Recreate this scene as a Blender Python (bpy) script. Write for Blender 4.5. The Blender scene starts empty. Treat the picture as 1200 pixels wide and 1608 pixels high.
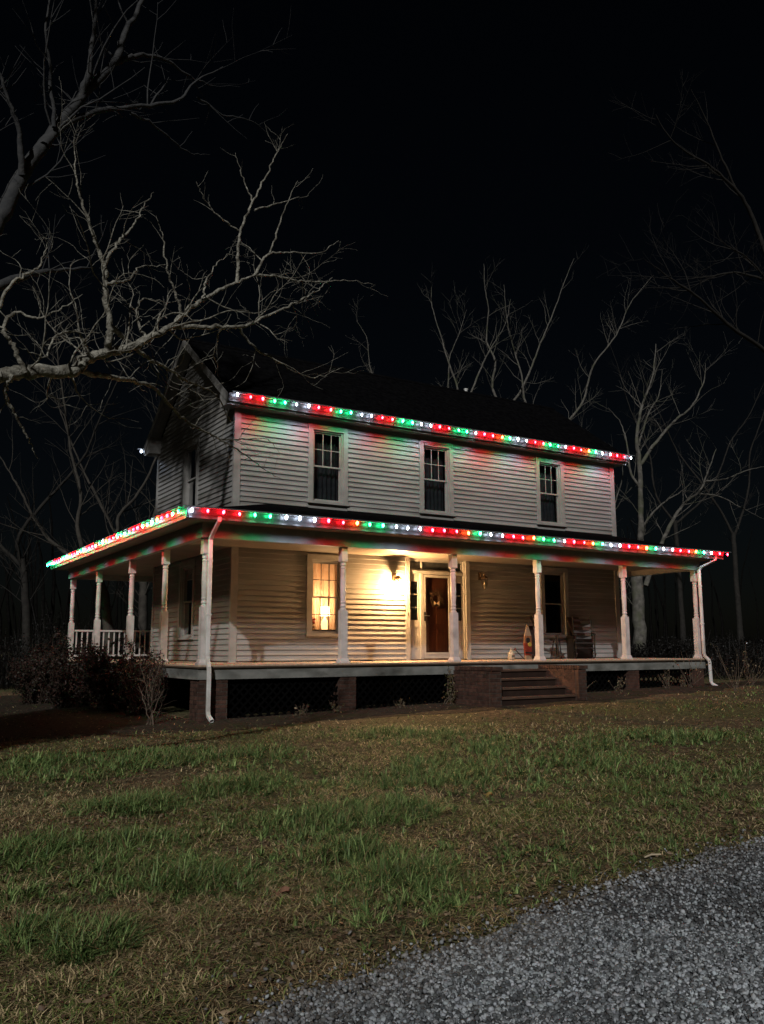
import bpy, math, random
import numpy as np
from mathutils import Matrix, Vector

S = bpy.context.scene
COL = S.collection
R = math.radians

# ---------------------------------------------------------------- camera
CAM = np.array([-7.162, -17.736, 0.285])
YAW, PITCH, ROLL, FPX = R(31.839), R(8.983), R(-0.205), 1357.765
FWD = np.array([math.sin(YAW)*math.cos(PITCH), math.cos(YAW)*math.cos(PITCH), math.sin(PITCH)])
_rt = np.array([math.cos(YAW), -math.sin(YAW), 0.0]); _up = np.cross(_rt, FWD)
RT = math.cos(ROLL)*_rt + math.sin(ROLL)*_up
UP = -math.sin(ROLL)*_rt + math.cos(ROLL)*_up
cam = bpy.data.cameras.new('camera')
cam.sensor_fit = 'VERTICAL'; cam.sensor_height = 36.0; cam.lens = FPX*36.0/1608.0
cam.clip_start = 0.05; cam.clip_end = 1000
camo = bpy.data.objects.new('camera', cam); COL.objects.link(camo)
M4 = Matrix(((RT[0], UP[0], -FWD[0], CAM[0]), (RT[1], UP[1], -FWD[1], CAM[1]), (RT[2], UP[2], -FWD[2], CAM[2]), (0, 0, 0, 1)))
camo.matrix_world = M4
S.camera = camo

# ---------------------------------------------------------------- night sky, key light, exposure
SUN_TO = np.array([-2.55, -2.88, 2.28]); SUN_TO /= np.linalg.norm(SUN_TO)
w = bpy.data.worlds.new('World'); S.world = w; w.use_nodes = True
nt = w.node_tree; bg = nt.nodes['Background']
sky = nt.nodes.new('ShaderNodeTexSky'); sky.sky_type = 'NISHITA'; sky.sun_disc = False
sky.sun_elevation = math.asin(SUN_TO[2]); sky.sun_rotation = math.atan2(SUN_TO[0], SUN_TO[1])
nt.links.new(sky.outputs[0], bg.inputs[0]); bg.inputs[1].default_value = 0.0005
sl = bpy.data.lights.new('sun', 'SUN'); sl.energy = 2.0; sl.angle = R(0.9); sl.color = (1.0, 0.975, 0.94)
so = bpy.data.objects.new('sun', sl); COL.objects.link(so)
so.location = (-12, -14, 9)
so.rotation_euler = Vector(SUN_TO).to_track_quat('Z', 'Y').to_euler()
S.view_settings.view_transform = 'Standard'; S.view_settings.look = 'None'
S.view_settings.exposure = 0.0; S.view_settings.gamma = 1.0
S.render.engine = 'CYCLES'
c = S.cycles
c.use_denoising = True; c.max_bounces = 6; c.diffuse_bounces = 3; c.glossy_bounces = 3
c.transmission_bounces = 4; c.transparent_max_bounces = 12; c.sample_clamp_indirect = 4.0
c.caustics_reflective = False; c.caustics_refractive = False
try: c.use_light_tree = True
except Exception: pass

def px(u, v, dep):
    """point seen at photo position (u, v), dep metres north of the camera"""
    d = FWD + RT*(u-600)/FPX + UP*(804-v)/FPX
    return CAM + d*dep/d[1]

# ---------------------------------------------------------------- materials
def newmat(name):
    m = bpy.data.materials.new(name); m.use_nodes = True
    return m, m.node_tree, m.node_tree.nodes['Principled BSDF']

def pm(name, c1, c2=None, scale=6.0, rough=0.6, bump=0.0, bscale=None, spec=0.3, metal=0.0, rnd=0.0, stretch=(1, 1, 1), detail=6.0, lo=0.35, hi=0.65, coord='Object', c3=None, s3=0.8):
    m, t, b = newmat(name)
    b.inputs['Roughness'].default_value = rough
    b.inputs['Specular IOR Level'].default_value = spec
    b.inputs['Metallic'].default_value = metal
    tc = t.nodes.new('ShaderNodeTexCoord'); mp = t.nodes.new('ShaderNodeMapping')
    mp.inputs['Scale'].default_value = stretch
    if coord == 'World':
        g = t.nodes.new('ShaderNodeNewGeometry'); t.links.new(g.outputs['Position'], mp.inputs[0])
    else:
        t.links.new(tc.outputs[coord], mp.inputs[0])
    n = t.nodes.new('ShaderNodeTexNoise'); n.inputs['Scale'].default_value = scale; n.inputs['Detail'].default_value = detail
    t.links.new(mp.outputs[0], n.inputs['Vector'])
    cr = t.nodes.new('ShaderNodeValToRGB'); e = cr.color_ramp.elements
    e[0].position = lo; e[1].position = hi
    e[0].color = (*c1, 1); e[1].color = (*(c2 or c1), 1)
    t.links.new(n.outputs['Fac'], cr.inputs[0])
    out = cr.outputs[0]
    if c3:
        n3 = t.nodes.new('ShaderNodeTexNoise'); n3.inputs['Scale'].default_value = s3; n3.inputs['Detail'].default_value = 5
        t.links.new(mp.outputs[0], n3.inputs['Vector'])
        r3 = t.nodes.new('ShaderNodeValToRGB'); r3.color_ramp.elements[0].position = 0.5; r3.color_ramp.elements[1].position = 0.68
        t.links.new(n3.outputs['Fac'], r3.inputs[0])
        mx = t.nodes.new('ShaderNodeMix'); mx.data_type = 'RGBA'
        t.links.new(r3.outputs[0], mx.inputs[0]); t.links.new(out, mx.inputs[6]); mx.inputs[7].default_value = (*c3, 1)
        out = mx.outputs[2]
    if rnd:
        oi = t.nodes.new('ShaderNodeObjectInfo')
        mr = t.nodes.new('ShaderNodeMapRange'); mr.inputs[3].default_value = 1-rnd; mr.inputs[4].default_value = 1+rnd
        t.links.new(oi.outputs['Random'], mr.inputs[0])
        mu = t.nodes.new('ShaderNodeVectorMath'); mu.operation = 'SCALE'
        t.links.new(out, mu.inputs[0]); t.links.new(mr.outputs[0], mu.inputs['Scale'])
        out = mu.outputs[0]
    t.links.new(out, b.inputs['Base Color'])
    if bump:
        n2 = t.nodes.new('ShaderNodeTexNoise'); n2.inputs['Scale'].default_value = bscale or scale*3; n2.inputs['Detail'].default_value = 5
        t.links.new(mp.outputs[0], n2.inputs['Vector'])
        bp = t.nodes.new('ShaderNodeBump'); bp.inputs['Strength'].default_value = bump; bp.inputs['Distance'].default_value = 0.02
        t.links.new(n2.outputs['Fac'], bp.inputs['Height']); t.links.new(bp.outputs[0], b.inputs['Normal'])
    return m

def attr_mat(name, rough=0.6, spec=0.25, trans=0.0):
    m, t, b = newmat(name)
    a = t.nodes.new('ShaderNodeAttribute'); a.attribute_name = 'Col'
    t.links.new(a.outputs['Color'], b.inputs['Base Color'])
    b.inputs['Roughness'].default_value = rough; b.inputs['Specular IOR Level'].default_value = spec
    return m

def emat(name, col, strength):
    m, t, b = newmat(name)
    b.inputs['Base Color'].default_value = (0.6, 0.6, 0.6, 1)
    b.inputs['Emission Color'].default_value = (*col, 1); b.inputs['Emission Strength'].default_value = strength
    return m

def glassmat(name, tint=(1, 1, 1), refl=0.12, rough=0.02):
    m, t, b = newmat(name)
    t.nodes.remove(b)
    tr = t.nodes.new('ShaderNodeBsdfTransparent'); tr.inputs[0].default_value = (*tint, 1)
    gl = t.nodes.new('ShaderNodeBsdfGlossy'); gl.inputs['Roughness'].default_value = rough
    lw = t.nodes.new('ShaderNodeLayerWeight'); lw.inputs[0].default_value = 0.35
    ma = t.nodes.new('ShaderNodeMath'); ma.operation = 'MULTIPLY_ADD'; ma.inputs[1].default_value = 0.6; ma.inputs[2].default_value = refl*0.4
    t.links.new(lw.outputs['Fresnel'], ma.inputs[0])
    mx = t.nodes.new('ShaderNodeMixShader'); t.links.new(ma.outputs[0], mx.inputs[0])
    t.links.new(tr.outputs[0], mx.inputs[1]); t.links.new(gl.outputs[0], mx.inputs[2])
    t.links.new(mx.outputs[0], t.nodes['Material Output'].inputs[0])
    return m

MT = {}
MT['siding'] = pm('cream_siding', (0.225, 0.225, 0.22), (0.285, 0.285, 0.28), 3.0, 0.55, 0.12, 30, rnd=0.07, stretch=(0.4, 0.4, 2.0), c3=(0.19, 0.185, 0.172), s3=1.2, coord='World')
MT['trim'] = pm('white_trim_paint', (0.25, 0.247, 0.236), (0.315, 0.31, 0.30), 5.0, 0.5, 0.08, 40, rnd=0.04, coord='World')
MT['post'] = pm('white_post_paint', (0.44, 0.42, 0.405), (0.54, 0.51, 0.495), 7.0, 0.5, 0.1, 50, coord='World', c3=(0.34, 0.32, 0.30), s3=3.0)
MT['skirt'] = pm('weathered_skirt_paint', (0.15, 0.155, 0.145), (0.25, 0.25, 0.235), 2.5, 0.65, 0.2, 30, coord='World', stretch=(1, 1, 2), c3=(0.10, 0.10, 0.09), s3=1.7)
MT['soffit'] = pm('tan_soffit', (0.22, 0.185, 0.155), (0.28, 0.24, 0.20), 2.0, 0.7, 0.1, 20, coord='World')
MT['ceiling'] = pm('porch_ceiling_paint', (0.17, 0.15, 0.125), (0.21, 0.185, 0.155), 2.0, 0.7, coord='World')
MT['floor'] = pm('porch_floor_wood', (0.36, 0.26, 0.18), (0.50, 0.39, 0.29), 4.0, 0.5, 0.15, 20, coord='World', stretch=(4, 0.4, 1))
MT['nosing'] = pm('dark_floor_edge', (0.06, 0.045, 0.035), (0.10, 0.07, 0.05), 5.0, 0.7)
MT['roof'] = pm('black_shingles', (0.0025, 0.0025, 0.003), (0.006, 0.006, 0.0065), 8.0, 0.95, 0.3, 40, spec=0.0, coord='World')
MT['gutter'] = pm('grey_gutter_metal', (0.095, 0.095, 0.10), (0.13, 0.13, 0.135), 3.0, 0.35, spec=0.5, coord='World')
MT['spout'] = pm('white_downspout_metal', (0.60, 0.61, 0.60), (0.70, 0.70, 0.69), 4.0, 0.4, spec=0.5, coord='World', c3=(0.42, 0.40, 0.37), s3=2.5)
MT['brick'] = pm('red_brick', (0.040, 0.020, 0.014), (0.078, 0.040, 0.029), 9.0, 0.85, 0.3, 40, rnd=0.3, coord='World')
MT['mortar'] = pm('grey_mortar', (0.055, 0.045, 0.038), (0.09, 0.075, 0.064), 12.0, 0.95, 0.3, 50, coord='World')
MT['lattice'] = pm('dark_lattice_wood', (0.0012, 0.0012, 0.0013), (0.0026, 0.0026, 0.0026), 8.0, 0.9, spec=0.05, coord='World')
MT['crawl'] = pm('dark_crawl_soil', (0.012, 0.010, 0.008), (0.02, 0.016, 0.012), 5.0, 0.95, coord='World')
MT['step'] = pm('worn_step_wood', (0.06, 0.034, 0.024), (0.10, 0.062, 0.044), 5.0, 0.7, 0.2, 25, coord='World', stretch=(0.5, 3, 3))
MT['riser'] = pm('dark_riser_wood', (0.018, 0.009, 0.006), (0.03, 0.016, 0.011), 5.0, 0.8, coord='World')
MT['door'] = pm('dark_red_door_wood', (0.075, 0.027, 0.015), (0.11, 0.042, 0.024), 4.0, 0.4, 0.1, 30, stretch=(6, 1, 0.5))
MT['glass'] = glassmat('window_glass', (0.86, 0.88, 0.88), 0.12)
MT['glass_dark'] = glassmat('screened_window_glass', (0.62, 0.64, 0.66), 0.10)
MT['storm'] = glassmat('storm_door_glass', (0.80, 0.78, 0.76), 0.10)
MT['lampglass'] = glassmat('lantern_glass', (0.97, 0.95, 0.92), 0.05)
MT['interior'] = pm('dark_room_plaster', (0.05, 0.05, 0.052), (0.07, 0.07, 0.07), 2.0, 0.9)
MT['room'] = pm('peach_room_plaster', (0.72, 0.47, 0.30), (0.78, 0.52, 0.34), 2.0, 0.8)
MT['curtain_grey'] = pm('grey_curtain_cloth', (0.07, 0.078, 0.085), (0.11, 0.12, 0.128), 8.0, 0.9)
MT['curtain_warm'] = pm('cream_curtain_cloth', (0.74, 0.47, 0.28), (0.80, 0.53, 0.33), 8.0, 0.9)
MT['brass'] = pm('aged_brass', (0.07, 0.045, 0.025), (0.11, 0.07, 0.04), 20.0, 0.35, metal=0.6, spec=0.5)
MT['black'] = pm('black_metal', (0.012, 0.012, 0.013), (0.02, 0.02, 0.02), 20.0, 0.45)
MT['steel'] = pm('brushed_steel', (0.55, 0.55, 0.55), (0.65, 0.65, 0.65), 20.0, 0.3, metal=1.0)
MT['rocker'] = pm('dark_rocker_wood', (0.006, 0.0045, 0.004), (0.012, 0.008, 0.006), 10.0, 0.5)
MT['wicker'] = pm('brown_woven_board', (0.03, 0.018, 0.012), (0.05, 0.03, 0.019), 40.0, 0.7, 0.3, 80)
MT['jug'] = pm('cream_stoneware', (0.30, 0.27, 0.20), (0.36, 0.32, 0.25), 14.0, 0.3, spec=0.5)
MT['orn_pale'] = pm('pale_painted_wood', (0.22, 0.16, 0.105), (0.27, 0.20, 0.135), 10.0, 0.6)
MT['orn_orange'] = pm('orange_painted_wood', (0.16, 0.07, 0.03), (0.20, 0.09, 0.04), 10.0, 0.6)
MT['orn_red'] = pm('red_painted_wood', (0.13, 0.018, 0.01), (0.17, 0.028, 0.014), 10.0, 0.6)
MT['orn_yellow'] = pm('yellow_painted_wood', (0.30, 0.21, 0.04), (0.36, 0.25, 0.05), 10.0, 0.6)
MT['wreath'] = pm('dry_wreath_twigs', (0.07, 0.04, 0.025), (0.11, 0.07, 0.045), 30.0, 0.8)
MT['flower_red'] = pm('red_petals', (0.45, 0.05, 0.03), (0.60, 0.10, 0.05), 10.0, 0.6)
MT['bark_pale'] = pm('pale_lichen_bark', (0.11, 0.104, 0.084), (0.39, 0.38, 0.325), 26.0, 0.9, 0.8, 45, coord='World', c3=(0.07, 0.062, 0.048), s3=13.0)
MT['bark_dim'] = pm('dimmed_grey_bark', (0.032, 0.034, 0.037), (0.052, 0.053, 0.054), 9.0, 0.9, 0.5, 20, coord='World')  # bark tone lowered in place of weaker light at the upper left
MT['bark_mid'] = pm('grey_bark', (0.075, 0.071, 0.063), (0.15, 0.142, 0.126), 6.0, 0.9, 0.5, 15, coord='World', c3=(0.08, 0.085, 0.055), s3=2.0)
MT['bark_back'] = pm('dimmed_brown_bark', (0.03, 0.027, 0.023), (0.055, 0.05, 0.042), 6.0, 0.9, 0.4, 15, coord='World')  # brown darkened to stand for the faint light behind the porch
MT['bark_far'] = pm('falloff_dimmed_bark', (0.013, 0.012, 0.011), (0.024, 0.022, 0.019), 6.0, 0.9, coord='World')  # near-black tone carries the light falloff on the far trees
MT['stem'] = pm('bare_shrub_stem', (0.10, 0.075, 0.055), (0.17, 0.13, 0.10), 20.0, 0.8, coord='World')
MT['bark_wood'] = pm('unlit_woods_bark', (0.004, 0.004, 0.004), (0.008, 0.0075, 0.007), 6.0, 0.9, spec=0.0, coord='World')  # colour kept almost black so the distant woods read as unlit
MT['shrub_stem'] = pm('dark_shrub_stem', (0.03, 0.02, 0.015), (0.055, 0.038, 0.028), 20.0, 0.8, coord='World')
MT['attr'] = attr_mat('leaf_and_blade', 0.55, 0.25)
MT['stone'] = attr_mat('gravel_stone', 0.75, 0.3)
BSTR = 105
for k_, body, core in (('r', (1.0, 0.003, 0.012), (1.0, 0.22, 0.26)), ('g', (0.004, 0.60, 0.16), (0.30, 0.9, 0.5)), ('w', (0.20, 0.235, 0.29), (0.9, 0.95, 1.0)), ('y', (1.0, 0.05, 0.008), (1.0, 0.55, 0.2))):
    nm_ = dict(r='red', g='green', w='white', y='amber')[k_]
    MT['bulb_'+k_] = emat(nm_+'_bulb', body, BSTR); MT['core_'+k_] = emat(nm_+'_bulb_lens', core, 9.0)
MT['porch_bulb'] = emat('porch_lamp_bulb', (1.0, 0.66, 0.34), 160)
MT['shade'] = emat('lit_lamp_shade', (1.0, 0.68, 0.38), 6.0)
MT['lampbase'] = emat('lit_lamp_base', (1.0, 0.58, 0.24), 2.6)
MT['farlamp'] = emat('far_lamp_globe', (0.9, 0.95, 1.0), 3.0)
MT['wire'] = pm('white_light_track', (0.55, 0.55, 0.55), (0.6, 0.6, 0.6), 5.0, 0.5)

# ---------------------------------------------------------------- mesh helpers
class MB:
    def __init__(s, mp=None): s.v = []; s.f = []; s.mp = mp
    def pts(s, P):
        n = len(s.v)
        s.v += [tuple(s.mp(*p)) if s.mp else tuple(p) for p in P]
        return n
    def box(s, x0, x1, y0, y1, z0, z1):
        n = s.pts([(x0, y0, z0), (x1, y0, z0), (x1, y1, z0), (x0, y1, z0), (x0, y0, z1), (x1, y0, z1), (x1, y1, z1), (x0, y1, z1)])
        s.f += [tuple(n+i for i in q) for q in ((0, 3, 2, 1), (4, 5, 6, 7), (0, 1, 5, 4), (1, 2, 6, 5), (2, 3, 7, 6), (3, 0, 4, 7))]
        return s
    def prism(s, A, B):
        k = len(A); n = s.pts(list(A)+list(B))
        s.f.append(tuple(n+i for i in range(k))[::-1]); s.f.append(tuple(n+k+i for i in range(k)))
        for i in range(k):
            j = (i+1) % k; s.f.append((n+i, n+j, n+k+j, n+k+i))
        return s
    def bar(s, a, b, wd, h=None, up=(0, 0, 1)):
        a = Vector(a); b = Vector(b); t = (b-a).normalized(); u = Vector(up)
        if abs(t.dot(u)) > 0.98: u = Vector((1, 0, 0))
        x = t.cross(u).normalized(); y = x.cross(t); h = h or wd
        o = [(-wd/2, -h/2), (wd/2, -h/2), (wd/2, h/2), (-wd/2, h/2)]
        return s.prism([a+x*p+y*q for p, q in o], [b+x*p+y*q for p, q in o])
    def lathe(s, prof, cx, cy, n=16):
        k = len(prof); b = s.pts([(cx+r*math.cos(2*math.pi*i/n), cy+r*math.sin(2*math.pi*i/n), z) for r, z in prof for i in range(n)])
        for a in range(k-1):
            for i in range(n):
                j = (i+1) % n; s.f.append((b+a*n+i, b+a*n+j, b+(a+1)*n+j, b+(a+1)*n+i))
        s.f.append(tuple(b+i for i in range(n))[::-1]); s.f.append(tuple(b+(k-1)*n+i for i in range(n)))
        return s
    def tube(s, P, r, n=8):
        P = [Vector(p) for p in P]; k = len(P); rs = r if isinstance(r, (list, tuple)) else [r]*k
        rings = []
        for i, p in enumerate(P):
            t = (P[min(i+1, k-1)]-P[max(i-1, 0)]).normalized()
            u = Vector((0, 0, 1)) if abs(t.z) < 0.9 else Vector((1, 0, 0))
            x = t.cross(u).normalized(); y = x.cross(t)
            rings += [p+(x*math.cos(2*math.pi*j/n)+y*math.sin(2*math.pi*j/n))*rs[i] for j in range(n)]
        b = s.pts(rings)
        for a in range(k-1):
            for i in range(n):
                j = (i+1) % n; s.f.append((b+a*n+i, b+a*n+j, b+(a+1)*n+j, b+(a+1)*n+i))
        s.f.append(tuple(b+i for i in range(n))[::-1]); s.f.append(tuple(b+(k-1)*n+i for i in range(n)))
        return s
    def poly(s, P):
        n = s.pts(P); s.f.append(tuple(range(n, n+len(P)))); return s

WLOC = {}
def link(name, data, parent, o, mat=None):
    ob = bpy.data.objects.new(name, data); COL.objects.link(ob)
    o = Vector(o); WLOC[ob.name] = o
    if parent is not None:
        ob.parent = parent; ob.location = o-WLOC[parent.name]
    else: ob.location = o
    return ob

def mk(name, mb, mat, parent=None, origin=None, smooth=False):
    V = np.array(mb.v, float)
    if origin is None:
        lo, hi = V.min(0), V.max(0); origin = ((lo[0]+hi[0])/2, (lo[1]+hi[1])/2, lo[2])
    me = bpy.data.meshes.new(name); me.from_pydata([tuple(p) for p in V-np.array(origin, float)], [], mb.f)
    me.materials.append(MT[mat]); me.update()
    if smooth:
        me.polygons.foreach_set('use_smooth', [True]*len(me.polygons))
    return link(name, me, parent, origin)

def tag(o, label=None, cat=None, group=None, kind=None):
    if label: o['label'] = label
    if cat: o['category'] = cat
    if group: o['group'] = group
    if kind: o['kind'] = kind
    return o

def thing(name, label, cat, loc=(0, 0, 0), group=None):
    return tag(link(name, None, None, loc), label, cat, group)

def part(name, parent, loc):
    return link(name, None, parent, loc)

def npmesh(name, V, F, mat, parent=None, origin=(0, 0, 0), cols=None, smooth=False):
    """V (n,3), F (m,k) arrays of one polygon size"""
    me = bpy.data.meshes.new(name); V = np.asarray(V, np.float32)-np.array(origin, np.float32); F = np.asarray(F, np.int32)
    m, k = F.shape
    me.vertices.add(len(V)); me.vertices.foreach_set('co', V.ravel())
    me.loops.add(m*k); me.loops.foreach_set('vertex_index', F.ravel())
    me.polygons.add(m); me.polygons.foreach_set('loop_start', np.arange(0, m*k, k, dtype=np.int32))
    me.polygons.foreach_set('loop_total', np.full(m, k, np.int32))
    if smooth: me.polygons.foreach_set('use_smooth', np.ones(m, bool))
    if cols is not None:
        a = me.color_attributes.new('Col', 'FLOAT_COLOR', 'POINT')
        cc = np.ones((len(V), 4), np.float32); cc[:, :3] = cols; a.data.foreach_set('color', cc.ravel())
    me.materials.append(MT[mat]); me.update(calc_edges=True)
    return link(name, me, parent, origin)

# ---------------------------------------------------------------- ground
def vnoise(x, y, s, seed=0):
    """smooth value noise on arrays, 0..1"""
    x = np.asarray(x, float)*s+seed*17.13; y = np.asarray(y, float)*s+seed*9.71
    xi = np.floor(x); yi = np.floor(y); fx = x-xi; fy = y-yi
    fx = fx*fx*(3-2*fx); fy = fy*fy*(3-2*fy)
    h = lambda a, b: np.modf(np.abs(np.sin(a*127.1+b*311.7+seed*7.7)*43758.5453))[0]
    return (h(xi, yi)*(1-fx)+h(xi+1, yi)*fx)*(1-fy)+(h(xi, yi+1)*(1-fx)+h(xi+1, yi+1)*fx)*fy

def gz(x, y):
    x = np.asarray(x, float); y = np.asarray(y, float)
    xs = np.clip(x, -30, 22); ys = np.clip(y, -40, 12)
    z = -0.985+0.022*xs+0.012*(ys+2.4)
    z = z+0.05*(vnoise(x, y, 0.35, 1)-0.5)+0.03*(vnoise(x, y, 1.3, 2)-0.5)
    return z

def drive_edge(x):
    x = np.asarray(x, float)
    e = np.interp(x, [-40, -12, -7.5, -5.55, -4.3, -3.13, -0.72, 3, 10, 40], [-22, -17.1, -15.35, -14.25, -13.88, -13.58, -13.45, -13.4, -13.3, -12.6])
    return e+0.22*(vnoise(x, x*0, 1.6, 5)-0.5)+0.12*(vnoise(x, x*0, 5.0, 6)-0.5)

def grid(xs, ys, zf):
    X, Y = np.meshgrid(xs, ys); Z = zf(X, Y)
    V = np.stack([X, Y, Z], -1).reshape(-1, 3); nx = len(xs); ny = len(ys)
    i = (np.arange(ny-1)[:, None]*nx+np.arange(nx-1)[None]).ravel()
    return V, np.stack([i, i+1, i+nx+1, i+nx], 1)
def axis(a, b, fa, fb, n):
    inner = np.linspace(fa, fb, n)
    lo = fa-np.geomspace(0.4, fa-a, 24)[::-1]; hi = fb+np.geomspace(0.4, b-fb, 24)
    return np.concatenate([lo, inner, hi])
def groundmat():
    m, t, b = newmat('winter_lawn_soil')
    g = t.nodes.new('ShaderNodeNewGeometry')
    def noise(s, d=6, r=(0.4, 0.62)):
        n = t.nodes.new('ShaderNodeTexNoise'); n.inputs['Scale'].default_value = s; n.inputs['Detail'].default_value = d
        t.links.new(g.outputs['Position'], n.inputs['Vector'])
        k = t.nodes.new('ShaderNodeValToRGB'); k.color_ramp.elements[0].position = r[0]; k.color_ramp.elements[1].position = r[1]
        t.links.new(n.outputs['Fac'], k.inputs[0]); return k.outputs[0]
    def mix(f, a, b2):
        x = t.nodes.new('ShaderNodeMix'); x.data_type = 'RGBA'; t.links.new(f, x.inputs[0])
        for i, q in ((6, a), (7, b2)):
            if isinstance(q, tuple): x.inputs[i].default_value = (*q, 1)
            else: t.links.new(q, x.inputs[i])
        return x.outputs[2]
    c1 = mix(noise(9), (0.095, 0.07, 0.042), (0.25, 0.19, 0.115))
    c2 = mix(noise(14), (0.075, 0.088, 0.036), (0.18, 0.175, 0.08))
    c3 = mix(noise(0.7, 5, (0.42, 0.58)), c1, c2)
    c4 = mix(noise(45, 3), c3, (0.05, 0.037, 0.024))
    t.links.new(c4, b.inputs['Base Color']); b.inputs['Roughness'].default_value = 0.95; b.inputs['Specular IOR Level'].default_value = 0.1
    n = t.nodes.new('ShaderNodeTexNoise'); n.inputs['Scale'].default_value = 30; n.inputs['Detail'].default_value = 6
    t.links.new(g.outputs['Position'], n.inputs['Vector'])
    bp = t.nodes.new('ShaderNodeBump'); bp.inputs['Strength'].default_value = 0.8; bp.inputs['Distance'].default_value = 0.04
    t.links.new(n.outputs['Fac'], bp.inputs['Height']); t.links.new(bp.outputs[0], b.inputs['Normal'])
    return m
MT['ground'] = groundmat()
MT['drive'] = pm('gravel_bed', (0.05, 0.05, 0.052), (0.13, 0.13, 0.135), 60.0, 0.9, 0.8, 80, coord='World')
V, F = grid(axis(-300, 300, -16, 20, 145), axis(-120, 300, -20, 12, 129), gz)
tag(npmesh('ground', V, F, 'ground', smooth=True), kind='structure')
# gravel driveway: a sheet that follows the lawn's edge
xs = np.concatenate([np.linspace(-30, -9, 22), np.linspace(-8.8, 6, 149), np.linspace(6.3, 40, 50)])
V = []; F = []
T = np.linspace(0, 1, 13)**1.6
for i, x in enumerate(xs):
    e = float(drive_edge(x))
    yy = e-T*7.0
    zz = gz(np.full(13, x), yy)+0.012-0.03*(T < 0.01)
    V += list(np.stack([np.full(13, x), yy, zz], 1))
V = np.array(V); n = len(xs)
i = (np.arange(n-1)[:, None]*13+np.arange(12)[None]).ravel()
F = np.stack([i, i+1, i+14, i+13], 1)
tag(npmesh('gravel_driveway', V, F, 'drive', smooth=True), kind='structure')

# mulch and litter bed, coloured darker for the shade along the porch
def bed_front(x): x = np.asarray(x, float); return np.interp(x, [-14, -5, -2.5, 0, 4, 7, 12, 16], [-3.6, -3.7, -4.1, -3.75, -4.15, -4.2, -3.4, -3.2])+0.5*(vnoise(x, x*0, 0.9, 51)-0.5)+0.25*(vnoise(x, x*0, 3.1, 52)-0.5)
MT['shaded_mulch'] = pm('mulch_with_shade', (0.016, 0.013, 0.010), (0.055, 0.043, 0.032), 14.0, 0.95, 0.9, 40, spec=0.1, coord='World', c3=(0.03, 0.028, 0.014), s3=2.0)
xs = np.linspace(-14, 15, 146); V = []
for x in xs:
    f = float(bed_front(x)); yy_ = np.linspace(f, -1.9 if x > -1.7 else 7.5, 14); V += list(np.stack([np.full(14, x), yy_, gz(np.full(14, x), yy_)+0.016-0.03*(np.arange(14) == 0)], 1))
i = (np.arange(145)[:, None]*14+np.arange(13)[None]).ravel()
tag(npmesh('mulch_shade_bed', np.array(V), np.stack([i, i+14, i+15, i+1], 1), 'shaded_mulch', smooth=True), kind='structure')

# ---------------------------------------------------------------- the house
W, D, XL, XR, DH = 11.853, 2.423, -1.595, 12.457, 5.543
HB, HBT = 2.345, 2.553
ZG, ZGP = 5.856, 2.805
YB = 8.75                 # rear end of the side porch
house = thing('farmhouse', 'two storey cream clapboard farmhouse with wraparound porch and black roof', 'house', (0, 0, -1.0))

FR = lambda a, d, z: (a, -d, z)         # front wall: a along, d outwards
LF = lambda a, d, z: (-d, a, z)         # left wall
LAP = 0.1185

def wall_panels(mb, a0, a1, z0, z1, holes, d0=-0.14, d1=0.0):
    """rectangles round the openings, holes sorted along a"""
    a = a0
    for (h0, h1, k0, k1) in holes:
        if h0 > a: mb.box(a, h0, d0, d1, z0, z1)
        if k0 > z0: mb.box(h0, h1, d0, d1, z0, k0)
        if k1 < z1: mb.box(h0, h1, d0, d1, k1, z1)
        a = h1
    if a < a1: mb.box(a, a1, d0, d1, z0, z1)

def boards(mp, parent, a0, a1, z0, z1, blocks, clip=None, seedv=0):
    rng = random.Random(seedv)
    z = z0
    while z < z1-0.02:
        zt = min(z+LAP, z1)
        segs = [(a0, a1)]
        for (b0, b1, k0, k1) in blocks:
            if k0 < zt-0.01 and k1 > z+0.01:
                ns = []
                for s0, s1 in segs:
                    if b1 <= s0 or b0 >= s1: ns.append((s0, s1)); continue
                    if b0 > s0: ns.append((s0, b0))
                    if b1 < s1: ns.append((b1, s1))
                segs = ns
        for s0, s1 in segs:
            if s1-s0 < 0.05: continue
            t0 = t1 = (s0, s1)
            if clip:
                c0 = clip(z); c1 = clip(zt)
                t0 = (max(s0, c0[0]), min(s1, c0[1])); t1 = (max(s0, c1[0]), min(s1, c1[1]))
                if t0[1]-t0[0] < 0.05: continue
                if t1[1]-t1[0] < 0.02: m_ = (t1[0]+t1[1])/2; t1 = (m_-0.01, m_+0.01)
            j = rng.uniform(-0.0025, 0.0025); k = rng.uniform(-0.002, 0.002)
            mb = MB(mp)
            mb.prism([(t0[0], 0.002, z+k), (t0[0], 0.034+j, z+k), (t0[0]+0.0, 0.034+j, z+0.010), (t1[0], 0.006, zt+0.004), (t1[0], 0.002, zt+0.004)],
                     [(t0[1], 0.002, z+k), (t0[1], 0.034-j, z-k), (t0[1]-0.0, 0.034-j, z+0.010), (t1[1], 0.006, zt+0.004), (t1[1], 0.002, zt+0.004)])
            mk('siding_board', mb, 'siding', parent)
        z = zt

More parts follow.
